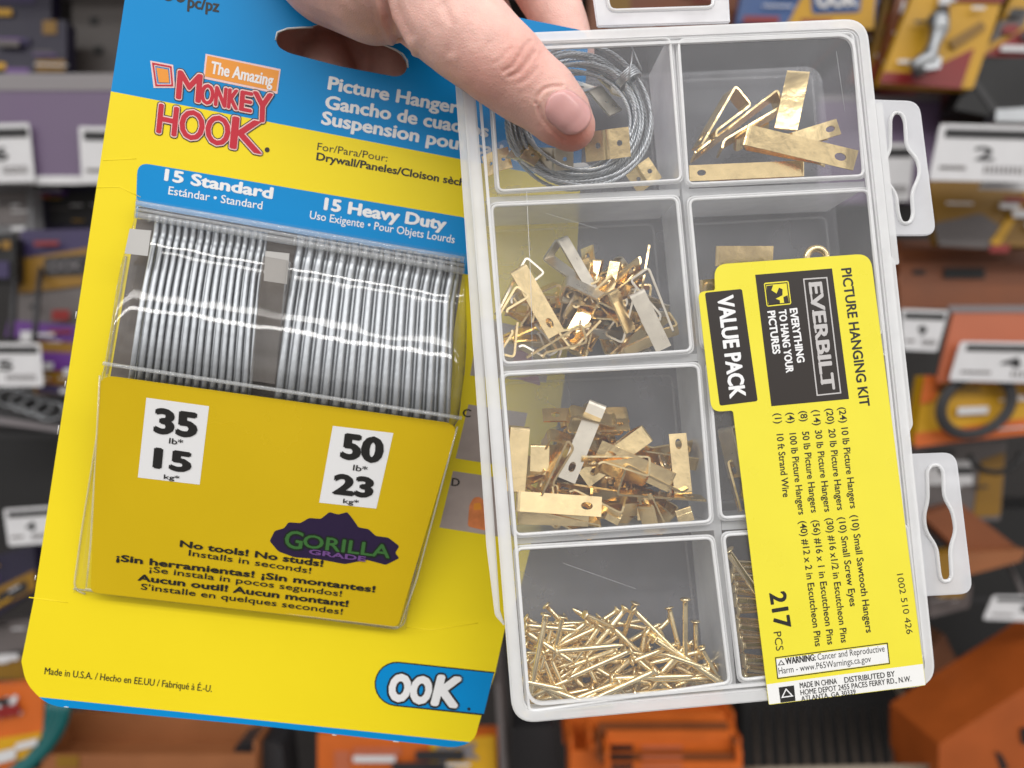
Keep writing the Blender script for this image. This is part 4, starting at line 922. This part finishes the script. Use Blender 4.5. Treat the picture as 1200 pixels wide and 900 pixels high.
ob = pk('hook_pack', 'purple and yellow pack with a dark oval logo at the left', 'hardware pack', [(22, 270), (112, 268), (98, 420), (20, 420)], .86, .02, BGREY, [('pack_band', [(24, 270), (110, 268), (106, 296), (22, 300)], PURB, .001), ('pack_band', [(22, 304), (105, 290), (100, 334), (22, 344)], BDYEL, .001), ('pack_band', [(52, 302), (104, 298), (100, 322), (52, 324)], BGR, .004), ('pack_band', [(10, 375), (96, 382), (92, 402), (6, 394)], MAG, .001)])
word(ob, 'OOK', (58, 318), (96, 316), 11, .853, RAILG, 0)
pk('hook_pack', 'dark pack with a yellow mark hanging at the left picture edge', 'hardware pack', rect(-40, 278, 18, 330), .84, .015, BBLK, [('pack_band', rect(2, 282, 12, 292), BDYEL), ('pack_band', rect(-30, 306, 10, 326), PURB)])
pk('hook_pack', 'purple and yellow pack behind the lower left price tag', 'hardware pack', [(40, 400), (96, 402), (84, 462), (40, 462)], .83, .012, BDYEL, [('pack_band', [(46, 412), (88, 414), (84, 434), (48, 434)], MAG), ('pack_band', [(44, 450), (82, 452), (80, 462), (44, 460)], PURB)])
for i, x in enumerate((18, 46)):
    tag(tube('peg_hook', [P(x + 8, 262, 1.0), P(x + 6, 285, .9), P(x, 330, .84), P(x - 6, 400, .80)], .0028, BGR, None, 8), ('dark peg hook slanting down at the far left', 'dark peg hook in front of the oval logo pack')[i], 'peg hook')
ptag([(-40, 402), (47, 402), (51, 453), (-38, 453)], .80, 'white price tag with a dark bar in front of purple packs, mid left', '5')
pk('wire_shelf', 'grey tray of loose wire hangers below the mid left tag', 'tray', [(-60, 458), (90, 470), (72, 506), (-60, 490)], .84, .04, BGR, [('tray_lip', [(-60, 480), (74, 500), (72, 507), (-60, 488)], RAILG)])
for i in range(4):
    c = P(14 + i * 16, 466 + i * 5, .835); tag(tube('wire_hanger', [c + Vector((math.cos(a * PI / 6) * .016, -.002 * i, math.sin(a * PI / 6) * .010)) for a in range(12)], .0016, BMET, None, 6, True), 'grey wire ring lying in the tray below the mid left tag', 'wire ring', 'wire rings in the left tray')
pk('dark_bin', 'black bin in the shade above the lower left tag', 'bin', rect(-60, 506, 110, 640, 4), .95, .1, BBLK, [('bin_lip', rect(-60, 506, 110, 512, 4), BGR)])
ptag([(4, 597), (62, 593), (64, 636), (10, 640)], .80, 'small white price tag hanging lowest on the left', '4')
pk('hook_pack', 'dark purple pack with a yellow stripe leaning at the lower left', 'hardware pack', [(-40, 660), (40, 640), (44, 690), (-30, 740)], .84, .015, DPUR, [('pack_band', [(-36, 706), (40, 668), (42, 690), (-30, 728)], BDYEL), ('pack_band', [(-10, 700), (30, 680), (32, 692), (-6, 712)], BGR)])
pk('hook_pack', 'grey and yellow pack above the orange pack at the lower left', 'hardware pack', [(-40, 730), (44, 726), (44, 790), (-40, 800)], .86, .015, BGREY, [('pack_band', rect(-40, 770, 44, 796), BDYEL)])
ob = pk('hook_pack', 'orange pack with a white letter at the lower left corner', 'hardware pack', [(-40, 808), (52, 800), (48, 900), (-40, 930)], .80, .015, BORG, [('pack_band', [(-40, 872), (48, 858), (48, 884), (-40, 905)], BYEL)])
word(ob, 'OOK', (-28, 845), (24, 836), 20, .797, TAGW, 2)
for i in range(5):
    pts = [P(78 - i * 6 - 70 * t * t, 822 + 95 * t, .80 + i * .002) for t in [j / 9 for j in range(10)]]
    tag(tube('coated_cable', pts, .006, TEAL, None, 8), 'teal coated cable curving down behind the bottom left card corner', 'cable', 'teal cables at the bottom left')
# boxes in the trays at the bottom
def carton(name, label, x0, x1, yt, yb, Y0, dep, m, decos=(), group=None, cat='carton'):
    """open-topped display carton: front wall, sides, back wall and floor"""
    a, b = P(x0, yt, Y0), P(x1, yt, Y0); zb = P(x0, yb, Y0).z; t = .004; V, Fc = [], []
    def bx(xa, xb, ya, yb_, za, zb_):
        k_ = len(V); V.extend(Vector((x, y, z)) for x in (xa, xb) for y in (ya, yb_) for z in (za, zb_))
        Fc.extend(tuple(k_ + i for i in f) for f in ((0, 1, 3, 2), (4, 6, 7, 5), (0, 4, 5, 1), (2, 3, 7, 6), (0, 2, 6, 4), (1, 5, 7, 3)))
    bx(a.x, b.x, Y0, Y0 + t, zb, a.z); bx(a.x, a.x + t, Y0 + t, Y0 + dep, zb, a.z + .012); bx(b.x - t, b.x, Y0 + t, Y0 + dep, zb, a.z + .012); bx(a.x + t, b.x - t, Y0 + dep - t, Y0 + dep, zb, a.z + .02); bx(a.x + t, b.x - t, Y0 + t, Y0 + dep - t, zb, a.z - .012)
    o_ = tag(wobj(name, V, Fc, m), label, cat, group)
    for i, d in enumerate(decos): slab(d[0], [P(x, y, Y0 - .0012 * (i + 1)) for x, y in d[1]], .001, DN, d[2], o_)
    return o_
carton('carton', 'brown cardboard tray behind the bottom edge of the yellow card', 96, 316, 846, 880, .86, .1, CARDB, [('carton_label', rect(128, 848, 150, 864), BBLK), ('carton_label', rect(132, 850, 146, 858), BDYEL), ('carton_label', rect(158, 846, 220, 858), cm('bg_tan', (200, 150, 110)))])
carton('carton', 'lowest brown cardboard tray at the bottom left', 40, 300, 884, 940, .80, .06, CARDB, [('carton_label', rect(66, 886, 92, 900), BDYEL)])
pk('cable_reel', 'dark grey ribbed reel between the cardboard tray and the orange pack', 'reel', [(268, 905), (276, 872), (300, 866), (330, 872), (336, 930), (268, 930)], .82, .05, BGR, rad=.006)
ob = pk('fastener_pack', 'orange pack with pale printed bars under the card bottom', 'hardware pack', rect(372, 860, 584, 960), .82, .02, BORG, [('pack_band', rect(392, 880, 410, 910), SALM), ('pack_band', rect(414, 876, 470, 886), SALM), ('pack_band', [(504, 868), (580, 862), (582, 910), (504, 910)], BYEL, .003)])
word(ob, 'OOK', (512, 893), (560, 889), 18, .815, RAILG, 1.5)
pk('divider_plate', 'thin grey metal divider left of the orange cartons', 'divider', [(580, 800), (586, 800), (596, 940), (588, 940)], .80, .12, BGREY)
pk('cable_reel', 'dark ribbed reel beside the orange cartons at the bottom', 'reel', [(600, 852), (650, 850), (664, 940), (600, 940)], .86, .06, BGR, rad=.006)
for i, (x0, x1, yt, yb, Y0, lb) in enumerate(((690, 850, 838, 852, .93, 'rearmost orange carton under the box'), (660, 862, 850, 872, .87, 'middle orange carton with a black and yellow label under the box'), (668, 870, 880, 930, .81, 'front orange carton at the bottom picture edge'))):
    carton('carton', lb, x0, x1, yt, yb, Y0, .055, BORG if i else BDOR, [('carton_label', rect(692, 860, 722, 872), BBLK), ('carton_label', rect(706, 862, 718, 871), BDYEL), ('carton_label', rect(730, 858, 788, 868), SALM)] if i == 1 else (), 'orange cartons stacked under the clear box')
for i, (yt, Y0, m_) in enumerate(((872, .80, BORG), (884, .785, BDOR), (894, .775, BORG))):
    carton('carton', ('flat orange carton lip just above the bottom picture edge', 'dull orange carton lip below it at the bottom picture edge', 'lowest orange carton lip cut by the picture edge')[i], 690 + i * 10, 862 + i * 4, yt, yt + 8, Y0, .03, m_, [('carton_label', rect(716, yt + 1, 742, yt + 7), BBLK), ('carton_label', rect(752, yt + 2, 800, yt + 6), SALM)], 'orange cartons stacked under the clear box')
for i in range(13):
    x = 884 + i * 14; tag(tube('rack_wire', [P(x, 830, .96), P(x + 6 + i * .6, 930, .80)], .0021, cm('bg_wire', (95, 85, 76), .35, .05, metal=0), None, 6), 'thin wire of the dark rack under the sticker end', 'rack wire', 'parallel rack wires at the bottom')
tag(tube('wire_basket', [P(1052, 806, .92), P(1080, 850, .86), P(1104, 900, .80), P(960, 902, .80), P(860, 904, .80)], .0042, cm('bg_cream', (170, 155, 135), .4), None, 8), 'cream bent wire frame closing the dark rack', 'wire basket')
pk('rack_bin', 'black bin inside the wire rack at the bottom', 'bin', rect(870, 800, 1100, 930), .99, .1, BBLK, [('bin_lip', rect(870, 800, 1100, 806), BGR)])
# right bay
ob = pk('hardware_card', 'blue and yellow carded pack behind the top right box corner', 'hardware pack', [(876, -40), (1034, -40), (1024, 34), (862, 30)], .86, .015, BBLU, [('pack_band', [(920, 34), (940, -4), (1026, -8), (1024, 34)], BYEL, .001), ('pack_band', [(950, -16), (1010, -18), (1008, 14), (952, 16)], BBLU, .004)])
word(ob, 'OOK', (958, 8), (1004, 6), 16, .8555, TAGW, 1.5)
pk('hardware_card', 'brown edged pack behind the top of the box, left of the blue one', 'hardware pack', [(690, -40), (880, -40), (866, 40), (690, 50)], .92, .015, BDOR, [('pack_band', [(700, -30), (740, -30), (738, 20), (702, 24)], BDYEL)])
for i in range(3):
    x = 1030 + i * 14; pk('hardware_card', ('brown edge of a hanging card, first right of the box corner', 'second dark yellow card edge right of the box corner', 'third card edge beside the yellow hinge pack')[i], 'hardware pack', [(x, -30), (x + 16, -30), (x - 18, 96), (x - 32, 96)], .90 - i * .02, .012, (BDOR, BDYEL, BDOR)[i], [('pack_band', [(x - 14, 62), (x - 3, 62), (x - 20, 94), (x - 30, 94)], BRED)])
yk = pk('hinge_pack', 'yellow and red carded pack with a shiny metal clip', 'hardware pack', [(1076, -20), (1182, -20), (1140, 104), (1030, 98)], .82, .012, BYEL, [('pack_band', [(1036, 84), (1080, 86), (1142, 56), (1126, 104), (1030, 97)], BRED, .001), ('pack_band', [(1108, -16), (1180, -16), (1176, 3), (1106, 1)], BRED, .001), ('pack_band', [(1112, 48), (1150, 24), (1156, 32), (1118, 58)], BDYEL, .001)])
hw = P(1097, 50, .808)
V, Fc = [], []; tube_vf(V, Fc, [P(1104, 12, .806), P(1099, 24, .80), P(1101, 36, .80), P(1094, 52, .802), P(1088, 68, .80), P(1074, 76, .80), P(1078, 90, .802)], [.007, .011, .009, .006, .009, .008, .006], 10); wobj('metal_clip', V, Fc, BMET, yk, True)
slab('metal_clip', rounded([P(1080, 68, .795), P(1104, 66, .795), P(1102, 80, .795), P(1084, 82, .795)], .002), .006, DN, BMET, yk)
pk('hinge_pack', 'second yellow and red pack cut by the right picture edge', 'hardware pack', [(1196, -20), (1300, -20), (1280, 70), (1150, 66)], .84, .012, BYEL, [('pack_band', [(1200, 34), (1290, 20), (1276, 68), (1150, 66)], BRED, .001), ('pack_band', [(1170, 26), (1206, 10), (1200, 30), (1160, 50)], BGREY, .003)])
pk('dark_clamp', 'black plastic clamp on a hook at the right', 'clamp', [(1148, 68), (1260, 66), (1260, 136), (1170, 138), (1118, 128)], .83, .03, BBLK, [('clamp_rib', [(1136, 92), (1142, 90), (1172, 130), (1162, 130)], BGR)])
pk('shelf_board', 'dark red shelf edge above the right hand price tags', 'shelf', rect(1010, 100, 1300, 122), .90, .2, cm('bg_dark_red', (95, 22, 22)), [('shelf_stripe', rect(1030, 104, 1074, 114), BRED), ('shelf_stripe', rect(1118, 128, 1160, 140), BRED)])
pk('label_rail', 'lilac price strip seen through the upper hang tab', 'label rail', rect(960, 118, 1102, 238), .88, .006, LILAC, [('rail_lip', rect(960, 112, 1102, 118), RAILG)])
ptag([(1022, 168), (1072, 168), (1066, 236), (1020, 236)], .872, 'white tag seen through the slot of the upper hang tab')
pk('metal_bracket', 'bright metal bracket end above the large price tag', 'bracket', [(1168, 128), (1240, 124), (1240, 144), (1166, 142)], .80, .02, BMET)
ptag([(1102, 145), (1214, 148), (1210, 214), (1088, 211)], .775, 'large white price tag with a bold figure at the right', '2')
ptag([(1178, 166), (1270, 168), (1262, 226), (1146, 222)], .79, 'white price tag tucked behind the large one at the right edge', '3')
yb = pk('hook_pack', 'yellow packs row below the large price tag', 'hardware pack', [(1088, 212), (1280, 214), (1280, 292), (1100, 286)], .86, .015, BDYEL, [('pack_band', [(1094, 262), (1150, 250), (1180, 270), (1170, 292), (1100, 288)], BGREY, .004), ('pack_band', [(1160, 284), (1204, 222), (1212, 224), (1170, 290)], BYEL, .001), ('pack_band', [(1160, 288), (1184, 286), (1182, 296), (1160, 296)], BRED, .001)])
for i, (yt, yb_, Y0, lb) in enumerate(((292, 310, .93, 'topmost brown orange tray right of the box'), (308, 340, .90, 'middle brown orange tray right of the box'), (334, 362, .87, 'lowest brown orange tray above the salmon sign'))):
    carton('stack_tray', lb, 1054, 1260, yt, yb_, Y0, .05, BDOR, [('tray_slot', rect(1070, yt + 8, 1084, yt + 14), BBLK), ('tray_slot', rect(1106, yt + 6, 1154, yt + 18), BBLK)] if i == 1 else (), 'brown orange trays at the right', 'tray')
ptag([(1056, 362), (1112, 364), (1098, 412), (1058, 410)], .80, 'white price tag left of the salmon sign holder', '9')
sg = pk('sign_holder', 'salmon sign holder carrying a price tag at the right edge', 'sign holder', [(1118, 364), (1280, 366), (1280, 452), (1098, 448)], .80, .004, SALM, [('holder_rim', rect(1112, 358, 1280, 366), RAILG)])
ptag([(1126, 400), (1250, 402), (1250, 450), (1112, 446)], .79, 'white price tag on the salmon sign holder', '4')
wp_ = pk('wire_pack', 'yellow and orange pack with a coil of dark wire at the right', 'hardware pack', [(1084, 440), (1280, 446), (1280, 500), (1072, 522)], .815, .02, BYEL, [('pack_band', [(1072, 508), (1280, 480), (1280, 500), (1072, 524)], BORG, .001), ('pack_band', [(1084, 440), (1110, 441), (1094, 470), (1078, 474)], BORG, .001)])
cc2 = P(1144, 474, .80)
for r_ in (.040, .037, .034): tube('coil_strand', [cc2 + Vector((math.cos(a * PI / 15) * r_, 0, math.sin(a * PI / 15) * r_ * .82 + math.cos(a * PI / 15) * r_ * .2)) for a in range(30)], .0030, BGR, wp_, 7, True)
pk('hook_pack', 'grey and yellow pack behind the lower hang tab', 'hardware pack', [(1072, 524), (1180, 518), (1172, 610), (1072, 610)], .88, .015, BGREY, [('pack_band', [(1150, 540), (1178, 530), (1172, 604), (1140, 606)], BDYEL, .003), ('pack_band', rect(1076, 540, 1140, 568), TAGW, .002), ('pack_band', rect(1100, 548, 1140, 556), BBLK, .001)])
tag(tube('cable_loop', [P(1166 + 30 * math.cos(a), 530 + 24 * math.sin(a), .82) for a in [i * .5 for i in range(7)]], .0032, BBLK, None, 8), 'black cable loop below the coil pack at the right', 'cable')
pk('dark_bin', 'black bin filling the lower right shelf', 'bin', rect(1070, 596, 1300, 800), .98, .1, BBLK, [('bin_lip', rect(1070, 700, 1300, 706), BGR)])
for i, (p, lb) in enumerate((([(1080, 604), (1126, 590), (1190, 640), (1130, 652)], 'orange carton flap seen through the lower hang tab'), ([(1128, 648), (1204, 644), (1196, 658), (1128, 676)], 'thin orange carton edge beside the lower hang tab'), ([(1096, 650), (1124, 646), (1130, 700), (1100, 700)], 'dull orange carton behind the lower slot'))):
    pk('carton_flap', lb, 'carton', p, .84 - i * .01, .02, (BDOR, CARDB, BDYEL)[i])
pk('hook_pack', 'scuffed grey pack glinting beside the lower right box corner', 'hardware pack', [(1086, 690), (1140, 684), (1136, 712), (1090, 724)], .86, .01, BGREY)
ptag([(1164, 698), (1250, 698), (1250, 730), (1152, 726)], .80, 'white price tag alone in the dark at the lower right', '5')
tag(tube('peg_hook', [P(1170, 640, .9), P(1192, 680, .84), P(1200, 700, .80)], .0022, BGREY, None, 8), 'thin grey peg hook above the lower right tag', 'peg hook')
pk('wooden_post', 'brown cardboard post leaning at the lower right', 'post', [(1090, 760), (1106, 742), (1150, 834), (1112, 872), (1100, 850)], .88, .04, cm('bg_brown', (112, 72, 46)))
pk('carton', 'big orange carton with punched holes in the bottom right corner', 'carton', [(1100, 872), (1300, 742), (1300, 1000), (1100, 1000)], .78, .1, cm('bg_deep_orange', (200, 98, 30)), [('punched_hole', [(1166, 880), (1174, 884), (1182, 900), (1174, 904)], BBLK), ('punched_hole', [(1196, 854), (1206, 852), (1206, 872), (1198, 872)], BBLK)])

pk('shelf_board', 'unseen board added overhead to shade the hanging packs', 'shelf', [(-600, -330), (1800, -330), (1800, -300), (-600, -300)], .72, .5, RAILG)  # board above the view, added to darken the stock behind
